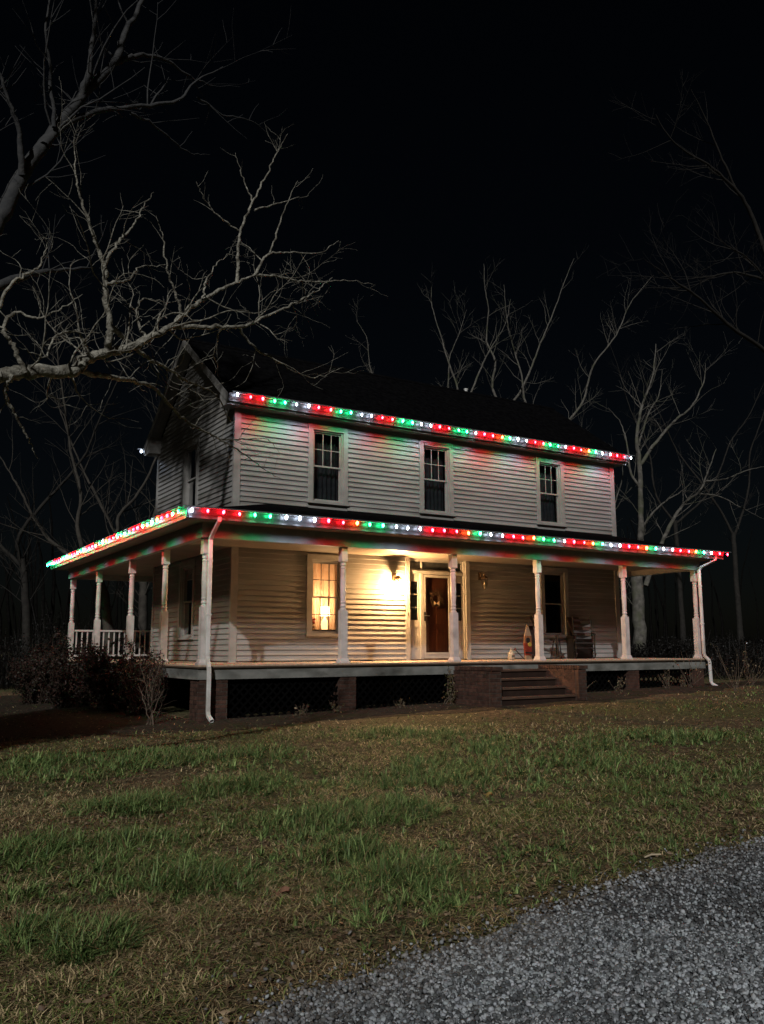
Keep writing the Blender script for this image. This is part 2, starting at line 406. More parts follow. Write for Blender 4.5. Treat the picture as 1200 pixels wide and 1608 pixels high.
def window(mp, a0, a1, z0, z1, muntin_top=True, muntin_low=False, glass='glass_dark', casing=0.125, name='window', dark_muntin=False, shut=False):
    """double hung window in casing a0..a1, z0..z1"""
    o = mp((a0+a1)/2, 0, z0); w_ = part(name, house, o)
    cw = casing
    mb = MB(mp)
    mb.box(a0, a0+cw, 0.0, 0.048, z0+0.05, z1-cw); mb.box(a1-cw, a1, 0.0, 0.048, z0+0.05, z1-cw)
    mb.box(a0, a1, 0.0, 0.050, z1-cw, z1)
    mk('casing', mb, 'trim', w_)
    mk('sill', MB(mp).box(a0-0.015, a1+0.015, 0.0, 0.075, z0, z0+0.05), 'trim', w_)
    i0, i1, k0, k1 = a0+cw, a1-cw, z0+0.05, z1-cw
    mb = MB(mp); t = 0.035                 # jamb liner
    mb.box(i0, i0+t, -0.12, 0.012, k0, k1); mb.box(i1-t, i1, -0.12, 0.012, k0, k1)
    mb.box(i0+t, i1-t, -0.12, 0.012, k1-t, k1); mb.box(i0+t, i1-t, -0.12, 0.012, k0, k0+t)
    mk('frame', mb, 'trim', w_)
    i0 += t; i1 -= t; k0 += t; k1 -= t
    km = (k0+k1)/2; st = 0.038
    mu = 'nosing' if dark_muntin else 'trim'
    for nm, q0, q1, dd, mun in (('upper_sash', km-0.02, k1, -0.03, muntin_top), ('lower_sash', k0, km+0.02, -0.062, muntin_low)):
        mb = MB(mp)
        mb.box(i0, i0+st, dd-0.028, dd, q0, q1); mb.box(i1-st, i1, dd-0.028, dd, q0, q1)
        mb.box(i0+st, i1-st, dd-0.028, dd, q0, q0+st); mb.box(i0+st, i1-st, dd-0.028, dd, q1-st, q1)
        mk(nm, mb, 'trim', w_)
        g0, g1, h0, h1 = i0+st, i1-st, q0+st, q1-st
        mk('pane', MB(mp).poly([(g0, dd-0.016, h0), (g1, dd-0.016, h0), (g1, dd-0.016, h1), (g0, dd-0.016, h1)]), glass, w_)
        if mun:
            mw = 0.016
            for f in (1/3, 2/3):
                a = g0+(g1-g0)*f; mk('muntin', MB(mp).box(a-mw/2, a+mw/2, dd-0.014, dd-0.002, h0, h1), mu, w_)
            hz = (h0+h1)/2; mk('muntin', MB(mp).box(g0, g1, dd-0.0135, dd-0.004, hz-mw/2, hz+mw/2), mu, w_)
    return (i0, i1, k0, k1)

# openings of the front wall
UPW = [(1.81, 2.87, 3.64, 5.53), (4.95, 6.01, 3.64, 5.53), (8.85, 9.89, 3.64, 5.53)]
LOW = [(1.80, 2.82, 0.57, 2.44), (8.90, 9.89, 0.57, 2.47)]
DOOR = (4.50, 6.46, 0.0, 2.64)
hole = lambda b: (b[0]+0.10, b[1]-0.10, b[2]+0.04, b[3]-0.10)
o_front = part('front_wall', house, (W/2, 0, 0))
mb = MB(FR)
wall_panels(mb, 0, W, -0.05, 2.9, [hole(LOW[0]), (DOOR[0]+0.08, DOOR[1]-0.08, -0.05, DOOR[3]-0.08), hole(LOW[1])])
wall_panels(mb, 0, W, 2.9, 5.64, [hole(b) for b in UPW])
mk('sheathing', mb, 'trim', o_front)
boards(FR, o_front, 0.115, W-0.115, 0.03, 2.60, [LOW[0], DOOR, LOW[1]], seedv=1)
boards(FR, o_front, 0.115, W-0.115, 3.30, 5.56, UPW, seedv=2)
mk('frieze_board', MB(FR).box(0.115, W-0.115, 0, 0.03, 5.563, 5.64), 'trim', o_front)
# left wall with gable
SLOPE = (8.103-ZG)/(DH/2+0.376)
o_left = part('side_wall', house, (0, DH/2, 0))
LWL = (2.28, 3.42, 0.52, 2.44); LWU = (2.26, 3.40, 3.64, 5.45); LWA = (2.44, 3.10, 6.36, 7.05)
mb = MB(LF)
wall_panels(mb, 0.0, DH, -0.05, 2.9, [hole(LWL)]); wall_panels(mb, 0.0, DH, 2.9, 5.64, [hole(LWU)])
zp = 8.103-0.24
hw = lambda z: (zp-z)/SLOPE
for z0, z1, h in ((5.64, LWA[2]+0.04, None), (LWA[2]+0.04, LWA[3]-0.1, hole(LWA)), (LWA[3]-0.1, zp, None)):
    m_ = DH/2
    A0, A1 = max(m_-hw(z0), 0), min(m_+hw(z0), DH); B0, B1 = m_-hw(z1), m_+hw(z1)
    if h is None: mb.prism([(A0, -0.14, z0), (A1, -0.14, z0), (B1, -0.14, z1), (B0, -0.14, z1)], [(A0, 0, z0), (A1, 0, z0), (B1, 0, z1), (B0, 0, z1)])
    else:
        mb.prism([(A0, -0.14, z0), (h[0], -0.14, z0), (h[0], -0.14, z1), (B0, -0.14, z1)], [(A0, 0, z0), (h[0], 0, z0), (h[0], 0, z1), (B0, 0, z1)])
        mb.prism([(h[1], -0.14, z0), (A1, -0.14, z0), (B1, -0.14, z1), (h[1], -0.14, z1)], [(h[1], 0, z0), (A1, 0, z0), (B1, 0, z1), (h[1], 0, z1)])
mk('sheathing', mb, 'trim', o_left)
boards(LF, o_left, 0.03, DH-0.09, 0.03, 2.60, [LWL], seedv=3)
boards(LF, o_left, 0.03, DH-0.09, 3.05, 5.64, [LWU], seedv=4)
boards(LF, o_left, 0.03, DH-0.03, 5.645, zp-0.06, [LWA], clip=lambda z: (DH/2-hw(z)+0.01, DH/2+hw(z)-0.01), seedv=5)
# right and rear walls
mb = MB(); mb.box(W-0.14, W, 0.14, DH-0.14, -0.05, 5.64); mb.box(0.14, W, DH-0.14, DH, -0.05, 5.64)
mb.prism([(W-0.14, 0, 5.64), (W-0.14, DH, 5.64), (W-0.14, DH/2, zp)], [(W, 0, 5.64), (W, DH, 5.64), (W, DH/2, zp)])
mk('plain_wall', mb, 'siding', house)
for nm, (x0, x1, y0, y1) in dict(a=(-0.044, 0.115, -0.046, 0.0), b=(W-0.115, W+0.044, -0.046, 0.0), c=(-0.046, 0.0, 0.0, 0.03), d=(W, W+0.046, 0.0, 0.115), e=(-0.046, 0.0, DH-0.09, DH+0.03)).items():
    mk('corner_board', MB().box(x0, x1, y0, y1, 0.0, 5.64), 'trim', house)
# inner floors that keep the rooms apart and dark
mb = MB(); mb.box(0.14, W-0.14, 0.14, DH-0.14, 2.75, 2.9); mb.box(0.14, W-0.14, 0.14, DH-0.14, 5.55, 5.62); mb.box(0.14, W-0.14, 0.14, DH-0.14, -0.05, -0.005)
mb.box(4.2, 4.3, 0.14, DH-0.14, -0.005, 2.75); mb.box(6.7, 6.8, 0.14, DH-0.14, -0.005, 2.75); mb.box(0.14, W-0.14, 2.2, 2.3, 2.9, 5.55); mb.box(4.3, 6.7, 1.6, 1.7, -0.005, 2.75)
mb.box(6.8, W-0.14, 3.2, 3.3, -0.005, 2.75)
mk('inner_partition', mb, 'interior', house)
# front-room lining in peach paint
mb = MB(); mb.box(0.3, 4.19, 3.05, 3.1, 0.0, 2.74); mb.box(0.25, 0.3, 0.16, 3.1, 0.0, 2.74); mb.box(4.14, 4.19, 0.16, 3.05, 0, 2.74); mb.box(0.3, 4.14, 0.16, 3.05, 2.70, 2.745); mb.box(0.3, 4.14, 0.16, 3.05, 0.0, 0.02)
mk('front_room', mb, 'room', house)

# windows
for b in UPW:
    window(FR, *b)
window(FR, *LOW[0], muntin_low=True, glass='glass', dark_muntin=True)
window(FR, *LOW[1], muntin_top=False)
window(LF, *LWL, muntin_top=False)
window(LF, *LWU, muntin_top=False)
window(LF, *LWA, muntin_top=False, casing=0.1)

# main roof: two slabs, rake boards, soffits
OX, OY = 0.329, 0.30
ze = 5.856; zr = ze+(DH/2+OY)*SLOPE
yf = -OY; yb = DH+OY; ym = DH/2
mb = MB()
for (ya, yc) in ((yf, ym), (yb, ym)):
    mb.prism([(-OX, ya, ze), (-OX, yc, zr), (-OX, yc, zr+0.05), (-OX, ya-(0.03 if ya < 0 else -0.03), ze+0.02)],
             [(W+OX, ya, ze), (W+OX, yc, zr), (W+OX, yc, zr+0.05), (W+OX, ya-(0.03 if ya < 0 else -0.03), ze+0.02)])
roof = mk('main_roof', mb, 'roof', house)
mk('ridge_cap', MB().prism([(-OX-.01, ym-0.13, zr-0.03), (-OX-.01, ym, zr+0.075), (-OX-.01, ym+0.13, zr-0.03)], [(W+OX+.01, ym-0.13, zr-0.03), (W+OX+.01, ym, zr+0.075), (W+OX+.01, ym+0.13, zr-0.03)]), 'roof', roof)
mk('vent_pipe', MB().lathe([(0.05, zr-0.25), (0.05, zr+0.16), (0.065, zr+0.16), (0.065, zr+0.2)], 8.75, ym+0.15, 12), 'spout', roof)
for x0, x1 in ((-OX-0.025, -OX), (W+OX, W+OX+0.025)):
    for ya in (yf, yb):
        sg = -1 if ya < 0 else 1
        mk('rake_board', MB().prism([(x0, ya, ze-0.17), (x0, ym, zr-0.17), (x0, ym, zr+0.03), (x0, ya, ze+0.03)], [(x1, ya, ze-0.17), (x1, ym, zr-0.17), (x1, ym, zr+0.03), (x1, ya, ze+0.03)]), 'trim', house)
for x0, x1 in ((-OX, -0.03), (W+0.03, W+OX)):
    for ya in (yf, yb):
        mk('rake_soffit', MB().prism([(x0, ya, ze-0.10), (x0, ym, zr-0.10), (x0, ym, zr-0.075), (x0, ya, ze-0.075)], [(x1, ya, ze-0.10), (x1, ym, zr-0.10), (x1, ym, zr-0.075), (x1, ya, ze-0.075)]), 'trim', house)
# boxed eaves
for ya, yc in ((yf, -0.0), (DH, yb)):
    y0, y1 = min(ya, yc), max(ya, yc)
    mk('eave_soffit', MB().box(-OX, W+OX, y0, y1, 5.64, 5.665), 'soffit', house)
    yy = yf if ya < 0 else yb
    mk('fascia', MB().box(-OX, W+OX, yy-0.012, yy+0.012, ze-0.185, ze), 'trim', house)
    for x0, x1 in ((-OX-0.001, 0.0), (W, W+OX+0.001)):
        mb = MB(); b0, b1 = (yf+0.012, 0.16) if ya < 0 else (DH-0.16, yb-0.012)
        mb.prism([(x0, b0, 5.63), (x0, b1, 5.63), (x0, b1, ze+(0.42 if ya < 0 else 0.0)*SLOPE-0.05), (x0, b0, ze-0.05+(0.0 if ya < 0 else 0.42*SLOPE))][:4],
                 [(x1, b0, 5.63), (x1, b1, 5.63), (x1, b1, ze+(0.42 if ya < 0 else 0.0)*SLOPE-0.05), (x1, b0, ze-0.05+(0.0 if ya < 0 else 0.42*SLOPE))])
        mk('eave_return', mb, 'trim', house)

def gutter(p0, p1, out, ztop, name='gutter'):
    """K-style gutter from p0 to p1 (xy of its back edge), out = outward unit xy"""
    prof = [(0, 0), (0.0, -0.175), (0.06, -0.175), (0.066, -0.12), (0.082, -0.08), (0.09, -0.022), (0.10, -0.02), (0.10, 0), (0.092, 0), (0.092, -0.01), (0.01, -0.02)]
    A = [(p0[0]+out[0]*d, p0[1]+out[1]*d, ztop+z) for d, z in prof]
    B = [(p1[0]+out[0]*d, p1[1]+out[1]*d, ztop+z) for d, z in prof]
    return mk(name, MB().prism(A, B), 'gutter', house)
gutter((-OX-0.005, yf-0.012), (W+OX+0.005, yf-0.012), (0, -1), ZG)
gutter((-OX-0.005, yb+0.012), (W+OX, yb+0.012), (0, 1), ZG)

# porch roof
OG = 0.36
ex0, ex1, ey0, ey1 = XL-OG, XR+OG, -D-OG, YB+OG
SL = (3.53-2.80)/(-ey0)
def rp(P): return P
mb = MB(); zt = 2.80
hipY = -ey0; lx = ex0+hipY; zl = zt+SL*(-ex0)
rx = 11.55
top = [[(ex0, ey0, zt), (ex1, ey0, zt), (rx, 0.0, 3.53), (lx, 0.0, 3.53)],
       [(ex0, ey0, zt), (lx, 0.0, 3.53), (0.0, 0.0, zl), (0.0, DH, zl), (0.0, ey1+ex0*1.0, zl), (ex0, ey1, zt)],
       [(ex1, ey0, zt), (ex1, 0.0, zt), (W, 0.0, 3.36), (rx, 0.0, 3.53)],
       [(ex0, ey1, zt), (0.0, ey1+ex0, zl), (4.5, ey1+ex0, zl), (4.5, ey1, zt)],
       [(0.0, ey1+ex0, zl), (4.5, ey1+ex0, zl), (4.5, DH, zl+0.001), (0.0, DH, zl+0.001)]]
for P in top:
    mb.prism([(x, y, z-0.03) for x, y, z in P], P)
mk('porch_roof', mb, 'roof', house)
# porch ceiling and eave soffits
mb = MB()
mb.box(XL+0.12, XR-0.12, -D+0.12, -0.03, 2.50, 2.52); mb.box(XL+0.12, -0.035, 0.0, YB-0.12, 2.50, 2.52); mb.box(-0.035, 4.4, DH+0.03, YB-0.12, 2.50, 2.52)
mk('porch_ceiling', mb, 'ceiling', house)
mb = MB()
zs = 2.625
mb.box(ex0+0.02, ex1-0.02, ey0+0.02, -D, zs, zs+0.02); mb.box(ex0+0.02, XL, -D, ey1-0.02, zs, zs+0.02); mb.box(XR, ex1-0.02, -D, 0.0, zs, zs+0.02); mb.box(XL, 4.4, YB, ey1-0.02, zs, zs+0.02)
mk('porch_soffit', mb, 'soffit', house)
# beams
def beam(x0, x1, y0, y1): mk('porch_beam', MB().box(x0, x1, y0, y1, HB, HBT+0.087), 'trim', house)
beam(XL, XR, -D, -D+0.14); beam(XL, XL+0.14, -D+0.14, YB); beam(XR-0.14, XR, -D+0.14, -0.0); beam(W, XR-0.14, -0.14, -0.0); beam(XL+0.14, 4.4, YB-0.14, YB)
# fascia boards
for x0, x1, y0, y1 in ((ex0, ex1, ey0, ey0+0.02), (ex0, ex0+0.02, ey0+0.02, ey1), (ex1-0.02, ex1, ey0+0.02, 0.0), (ex0+0.02, 4.4, ey1-0.02, ey1)):
    mk('fascia', MB().box(x0, x1, y0, y1, 2.622, 2.797), 'gutter', house)
gutter((ex0-0.098, ey0-0.001), (ex1+0.098, ey0-0.001), (0, -1), ZGP)
gutter((ex0-0.001, ey0-0.098), (ex0-0.001, ey1+0.09), (-1, 0), ZGP)
# porch gable end closing at the right
mk('roof_end', MB().prism([(W+.01, -0.02, 2.66), (ex1-0.02, -0.02, 2.66), (ex1-0.02, -0.02, 2.76), (W+.01, -0.02, 3.3)], [(W+.01, 0.0, 2.66), (ex1-0.02, 0.0, 2.66), (ex1-0.02, 0.0, 2.76), (W+.01, 0.0, 3.3)]), 'siding', house)

# porch floor and skirt
mb = MB(); x = XL-0.02
while x < XR+0.02:
    x1 = min(x+0.096, XR+0.02); y1 = YB if x1 <= 0.0 else -0.0
    mb.box(x, x1, -D-0.05, y1, -0.028, 0.0); x += 0.1
x = 0.0
while x < 4.4: mb.box(x, x+0.096, DH+.001, YB, -0.028, 0.0); x += 0.1
tag(mk('porch_floor_boards', mb, 'floor', house), kind='stuff')
mb = MB(); mb.box(XL-0.03, XR+0.03, -D-0.045, -D-0.0, -0.055, -0.030); mb.box(XL-0.03, XL, -D, YB, -0.055, -0.030)
mk('floor_edge', mb, 'nosing', house)
mk('skirt_board', MB().box(XL, XR, -D, -D+0.04, -0.262, -0.056), 'skirt', house)
mk('skirt_board', MB().box(XL, XL+0.04, -D+0.04, YB, -0.262, -0.056), 'skirt', house)
mk('skirt_board', MB().box(XR-0.04, XR, -D+0.04, 0.0, -0.262, -0.056), 'skirt', house)
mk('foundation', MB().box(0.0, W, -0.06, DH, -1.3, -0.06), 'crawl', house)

# posts: square, turned and square again
def post(x, y):
    h = 0.07; n = 8
    P = part('porch_post', house, (x, y, 0.0))
    mb = MB(); mb.box(x-0.105, x+0.105, y-0.105, y+0.105, 0.001, 0.035)
    mb.prism([(x-0.1, y-0.1, 0.035), (x+0.1, y-0.1, 0.035), (x+0.1, y+0.1, 0.035), (x-0.1, y+0.1, 0.035)], [(x-0.078, y-0.078, 0.1), (x+0.078, y-0.078, 0.1), (x+0.078, y+0.078, 0.1), (x-0.078, y+0.078, 0.1)])
    mk('base', mb, 'post', P)
    mk('lower_block', MB().prism([(x-h, y-h, 0.1), (x+h, y-h, 0.1), (x+h, y+h, 0.1), (x-h, y+h, 0.1)], [(x-h, y-h, 1.06), (x+h, y-h, 1.06), (x+h, y+h, 1.06), (x-h, y+h, 1.06)]), 'post', P)
    prof = [(0.066, 1.06), (0.066, 1.09), (0.050, 1.10), (0.050, 1.12), (0.062, 1.13), (0.062, 1.16), (0.050, 1.17), (0.052, 1.20), (0.060, 1.21), (0.060, 1.225), (0.051, 1.235),
            (0.058, 1.40), (0.060, 1.55), (0.054, 1.88), (0.050, 1.90), (0.058, 1.91), (0.058, 1.93), (0.049, 1.94), (0.049, 1.96), (0.060, 1.97), (0.060, 2.0), (0.050, 2.01), (0.066, 2.05)]
    mk('turned_shaft', MB().lathe(prof, x, y, 20), 'post', P, smooth=False)
    mk('upper_block', MB().box(x-h, x+h, y-h, y+h, 2.05, HB), 'post', P)
for x in (-1.47, 1.48, 4.27, 6.74, 9.62, 12.36): post(x, -D+0.12)
for y in (0.05, 2.52, 5.59, 8.60): post(-1.47, y)
post(1.75, 8.60)
# rear railing
def railing(x0, x1, y, zr_=0.86):
    P = part('railing', house, ((x0+x1)/2, y, 0.0))
    mk('top_rail', MB().box(x0, x1, y-0.045, y+0.045, zr_-0.05, zr_), 'post', P)
    mk('bottom_rail', MB().box(x0, x1, y-0.025, y+0.025, 0.09, 0.14), 'post', P)
    x = x0+0.09
    while x < x1-0.05:
        mk('baluster', MB().box(x-0.017, x+0.017, y-0.017, y+0.017, 0.14, zr_-0.05), 'post', P); x += 0.155
railing(-1.40, 1.68, 8.60); railing(1.82, 4.3, 8.60)

# brick piers
BRICK = {}
def brick_mesh(l, wd, h):
    k = (round(l, 3), round(wd, 3), round(h, 3))
    if k not in BRICK:
        b = 0.006; mb = MB()
        mb.prism([(-l/2, -wd/2+b, -h/2), (l/2, -wd/2+b, -h/2), (l/2, wd/2-b, -h/2), (-l/2, wd/2-b, -h/2)], [(-l/2, -wd/2+b, h/2), (l/2, -wd/2+b, h/2), (l/2, wd/2-b, h/2), (-l/2, wd/2-b, h/2)])
        mb.box(-l/2+b, l/2-b, -wd/2, wd/2, -h/2+b, h/2-b)
        me = bpy.data.meshes.new('brick'); me.from_pydata(mb.v, [], mb.f); me.materials.append(MT['brick']); BRICK[k] = me
    return BRICK[k]
def brickwork(parent, x0, x1, y0, y1, z0, z1, sides='fl', seedv=0, stuff=False, cap=False):
    """core of mortar, one object for each brick on the faces that can be seen: f front, l left, r right"""
    rng = random.Random(seedv); C_ = 0.075; bl = 0.215; ins = 0.008
    mk('mortar_core', MB().box(x0+ins, x1-ins, y0+ins, y1-ins, z0, z1-0.004), 'mortar', parent)
    n = int((z1-z0)/C_); z = z1
    joined = MB()
    def put(cx, cy, cz, l, wd, h):
        if stuff: joined.box(cx-l/2, cx+l/2, cy-wd/2, cy+wd/2, cz-h/2, cz+h/2); return
        o = link('brick', brick_mesh(l, wd, h), parent, (cx+rng.uniform(-.002, .002), cy+rng.uniform(-.002, .002), cz+rng.uniform(-.0015, .0015)))
        o.rotation_euler = (0, 0, R(rng.uniform(-0.7, 0.7)))
    def row(a0, a1, off):
        out = []; a = a0-off
        while a < a1-0.02:
            s0 = max(a, a0); s1 = min(a+bl, a1)
            if s1-s0 > 0.035: out.append((s0+0.004, s1-0.004))
            a += bl
        return out
    k = 0; bw = 0.1
    while z > z0+0.01:
        h = C_-0.011; cz = z-C_/2; off = 0.0 if k % 2 == 0 else bl/2
        if 'f' in sides:
            for s0, s1 in row(x0, x1, off): put((s0+s1)/2, y0+bw/2, cz, s1-s0, bw, h)
        for ch, xf, sg in (('l', x0, 1), ('r', x1, -1)):
            if ch in sides:
                f0 = y0+(bw+0.008 if 'f' in sides else 0)
                for s0, s1 in row(f0, y1, bl/2-off): put(xf+sg*bw/2, (s0+s1)/2, cz, bw, s1-s0, h)
        z -= C_; k += 1
    if stuff and joined.v: tag(mk('brick_courses', joined, 'brick', parent), kind='stuff')
def pier(x0, x1, y0, y1, sd, stuff=False):
    P = part('brick_pier', house, ((x0+x1)/2, (y0+y1)/2, -1.2)); brickwork(P, x0, x1, y0, y1, -1.22, -0.263, 'fl', sd, stuff)
pier(-1.56, -1.0, -D+0.02, -D+0.5, 1); pier(1.36, 1.74, -D+0.02, -D+0.4, 2)
pier(9.55, 9.93, -D+0.02, -D+0.4, 3, True); pier(12.02, 12.4, -D+0.02, -D+0.4, 4, True)
for y in (2.3, 5.4, 8.3): pier(-1.56, -1.18, y, y+0.38, 5, True)

# lattice under the porch
def lattice(x0, x1, z0, z1, y):
    P = part('lattice_panel', house, ((x0+x1)/2, y, z0)); h = z1-z0; st = 0.17
    for dr, yy in ((1, y), (-1, y+0.012)):
        a = x0-h
        while a < x1+h:
            ba, bb = (a, z0), (a+h*1.0, z1)
            if dr < 0: ba, bb = (a+h, z0), (a, z1)
            (xa, za), (xb, zb) = ba, bb
            lo, hi = (xa, xb) if xa < xb else (xb, xa)
            if hi > x0+0.02 and lo < x1-0.02:
                f = lambda xq: za+(zb-za)*(xq-xa)/(xb-xa)
                c0, c1 = max(lo, x0), min(hi, x1)
                if c1-c0 > 0.06: mk('slat', MB().bar((c0, yy, f(c0)), (c1, yy, f(c1)), 0.012, 0.038, up=(0, 0, 1)), 'lattice', P)
            a += st
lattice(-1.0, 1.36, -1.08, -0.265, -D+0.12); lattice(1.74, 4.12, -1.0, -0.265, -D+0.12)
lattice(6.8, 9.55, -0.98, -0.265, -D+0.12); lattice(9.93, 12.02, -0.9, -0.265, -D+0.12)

# steps between brick cheek walls
for x0, x1, sd, lab in ((4.14, 4.385, 11, 'stained brick cheek wall left of the steps'), (6.53, 6.775, 12, 'brick cheek wall right of the steps')):
    P = part('cheek_wall', house, ((x0+x1)/2, -D-0.67, -1.1)); P['label'] = lab
    brickwork(P, x0, x1, -D-1.33, -D-0.002, -1.1, -0.17, 'fl', sd)
    r_ = random.Random(sd); y = -D-1.36                                     # rowlock cap
    while y < -D-0.06:
        l_ = 0.068; o = link('cap_brick', brick_mesh(x1-x0+0.03, l_, 0.075), P, ((x0+x1)/2+r_.uniform(-.002, .002), y+l_/2, -0.17+0.04+r_.uniform(-.002, .002))); y += 0.077
P = part('porch_steps', house, (5.46, -D-0.7, -1.0))
for k in range(1, 5):
    z = -0.18*k-0.0; y = -D-0.30*k
    mk('tread', MB().box(4.387, 6.528, y-0.035, y+0.29, z-0.04, z), 'step', P)
    mk('riser', MB().box(4.387, 6.528, y, y+0.022, z-0.30 if k == 4 else z-0.18, z-0.041), 'riser', P)
mk('riser', MB().box(4.387, 6.528, -D-0.004, -D-0.001, -0.18, -0.056), 'skirt', P)

# downspouts
def spout(pts, wd=0.075, dp=0.06, label=None):
    P = part('downspout', house, pts[0])
    if label: P['label'] = label
    mb = MB(); rings = []
    for i, p in enumerate(pts):
        t = (Vector(pts[min(i+1, len(pts)-1)])-Vector(pts[max(i-1, 0)])).normalized()
        x = Vector((1, 0, 0)); x = (x-t*x.dot(t)).normalized(); y = t.cross(x)
        p = Vector(p); rings += [p+x*a*wd/2+y*b*dp/2 for a, b in ((-1, -.7), (-.8, -1), (.8, -1), (1, -.7), (1, .7), (.8, 1), (-.8, 1), (-1, .7))]
    b = mb.pts(rings)
    for a in range(len(pts)-1):
        for i in range(8):
            j = (i+1) % 8; mb.f.append((b+a*8+i, b+a*8+j, b+(a+1)*8+j, b+(a+1)*8+i))
    mk('pipe', mb, 'spout', P)
    for z in (1.9, 0.9):
        q = pts[3]; mk('strap', MB().box(q[0]-wd/2-0.006, q[0]+wd/2+0.006, q[1]-dp/2-0.005, q[1]+dp/2+0.005, z, z+0.03), 'spout', P)
spout([(-1.42, -2.83, 2.69), (-1.42, -2.82, 2.62), (-1.44, -2.56, 2.40), (-1.44, -2.47, 2.30), (-1.44, -2.47, 0.16), (-1.44, -2.50, 0.06), (-1.44, -2.56, -0.04), (-1.44, -2.57, -0.14), (-1.44, -2.57, -0.82), (-1.44, -2.60, -0.90), (-1.42, -2.72, -0.98)], label='left corner downspout with bent foot')
spout([(12.62, -2.83, 2.69), (12.62, -2.82, 2.62), (12.36, -2.54, 2.42), (12.34, -2.49, 2.34), (12.34, -2.49, 0.14), (12.35, -2.51, 0.06), (12.42, -2.58, -0.05), (12.42, -2.59, -0.12), (12.42, -2.60, -0.60), (12.43, -2.63, -0.66), (12.48, -2.74, -0.73)], label='right corner downspout with kicked foot')

# entrance: casing, transom, sidelights, door and storm door
E_ = part('entrance', house, (5.48, 0, 0))
x0, x1, _, zt = DOOR
mb = MB(FR); mb.box(x0, x0+0.115, 0, 0.055, 0.0, zt-0.115); mb.box(x1-0.115, x1, 0, 0.055, 0, zt-0.115); mb.box(x0, x1, 0, 0.058, zt-0.115, zt)
mk('casing', mb, 'trim', E_)
mb = MB(FR); i0, i1, it = x0+0.115, x1-0.115, zt-0.115; dd = -0.11
mb.box(i0, i0+0.03, dd, 0.0, 0, it); mb.box(i1-0.03, i1, dd, 0, 0, it); mb.box(i0+0.03, i1-0.03, dd, 0, it-0.03, it)
mb.box(i0+0.03, i1-0.03, dd, -0.012, 2.12, 2.20)                                   # transom bar
mb.box(4.97, 5.055, dd, -0.004, 0.0, 2.12); mb.box(5.905, 5.99, dd, -0.004, 0, 2.12)     # mullions
mk('frame', mb, 'trim', E_)
mk('threshold', MB(FR).box(i0, i1, -0.14, 0.03, 0.001, 0.03), 'nosing', E_)
mb = MB(FR); mb.box(i0+0.03, i1-0.03, -0.10, -0.06, 2.20, 2.24); mb.box(i0+0.03, i1-0.03, -0.10, -0.06, it-0.09, it-0.03)
for a in (i0+0.03, 5.02, 5.90, i1-0.07): mb.box(a, a+0.04, -0.099, -0.061, 2.24, it-0.09)
mk('transom_sash', mb, 'trim', E_)
for a, b in ((i0+0.07, 5.02), (5.06, 5.90), (5.94, i1-0.07)):
    mk('pane', MB(FR).poly([(a, -0.08, 2.24), (b, -0.08, 2.24), (b, -0.08, it-0.09), (a, -0.08, it-0.09)]), 'glass', E_)
mk('transom_blind', MB(FR).box(i0+0.03, i1-0.03, -0.115, -0.105, 2.2, it-0.03), 'curtain_grey', E_)
for a, b in ((i0+0.03, 4.97), (5.99, i1-0.03)):
    mb = MB(FR); d0, d1 = -0.09, -0.05; g0, g1 = a+0.05, b-0.05
    mb.box(a, g0, d0, d1, 0.03, 2.12); mb.box(g1, b, d0, d1, 0.03, 2.12); mb.box(g0, g1, d0, d1, 1.93, 2.12); mb.box(g0, g1, d0, d1, 0.03, 0.25); mb.box(g0, g1, d0, d1, 0.80, 0.98)
    mb.box(g0, g1, d0, d1-0.018, 0.25, 0.80); mb.box(g0+0.04, g1-0.04, d0+.01, d1-0.006, 0.30, 0.75)
    mk('sidelight_panel', mb, 'trim', E_)
    for z in (1.29, 1.61): mk('muntin', MB(FR).box(g0, g1, d0+0.008, d1-0.004, z-0.012, z+0.012), 'trim', E_)
    mk('lace_blind', MB(FR).box(g0, g1, -0.105, -0.10, 0.98, 1.93), 'curtain_grey', E_)
    mk('pane', MB(FR).poly([(g0, -0.075, 0.98), (g1, -0.075, 0.98), (g1, -0.075, 1.93), (g0, -0.075, 1.93)]), 'glass_dark', E_)
mb = MB(FR); q0, q1 = 5.06, 5.90
mb.box(q0, q1, -0.15, -0.11, 0.03, 2.115)
for a, b, z0, z1 in ((5.16, 5.44, 0.2, 0.75), (5.52, 5.80, 0.2, 0.75), (5.16, 5.44, 0.9, 1.6), (5.52, 5.80, 0.9, 1.6), (5.16, 5.80, 1.72, 1.98)): mb.box(a, b, -0.109, -0.098, z0, z1)
mk('inner_door', mb, 'door', E_)
mb = MB(FR); s0, s1 = 5.065, 5.895
mb.box(s0, s0+0.06, -0.045, -0.012, 0.045, 2.105); mb.box(s1-0.06, s1, -0.045, -0.012, 0.045, 2.105); mb.box(s0+0.06, s1-0.06, -0.045, -0.012, 2.045, 2.105); mb.box(s0+0.06, s1-0.06, -0.045, -0.012, 0.045, 0.19)
mb.box(s0+0.06, s1-0.06, -0.012, -0.004, 0.15, 0.19)
mk('storm_door_frame', mb, 'trim', E_)
mk('storm_door_pane', MB(FR).poly([(s0+0.06, -0.03, 0.19), (s1-0.06, -0.03, 0.19), (s1-0.06, -0.03, 2.045), (s0+0.06, -0.03, 2.045)]), 'storm', E_)
mb = MB(FR); mb.box(5.078, 5.112, -0.012, 0.0, 0.96, 1.18); mk('handle_plate', mb, 'black', E_)
mb = MB(FR); mb.bar((5.095, 0.0, 1.09), (5.095, 0.045, 1.09), 0.02); mb.bar((5.09, 0.045, 1.09), (5.20, 0.045, 1.085), 0.02, 0.018); mk('door_handle', mb, 'steel', E_)
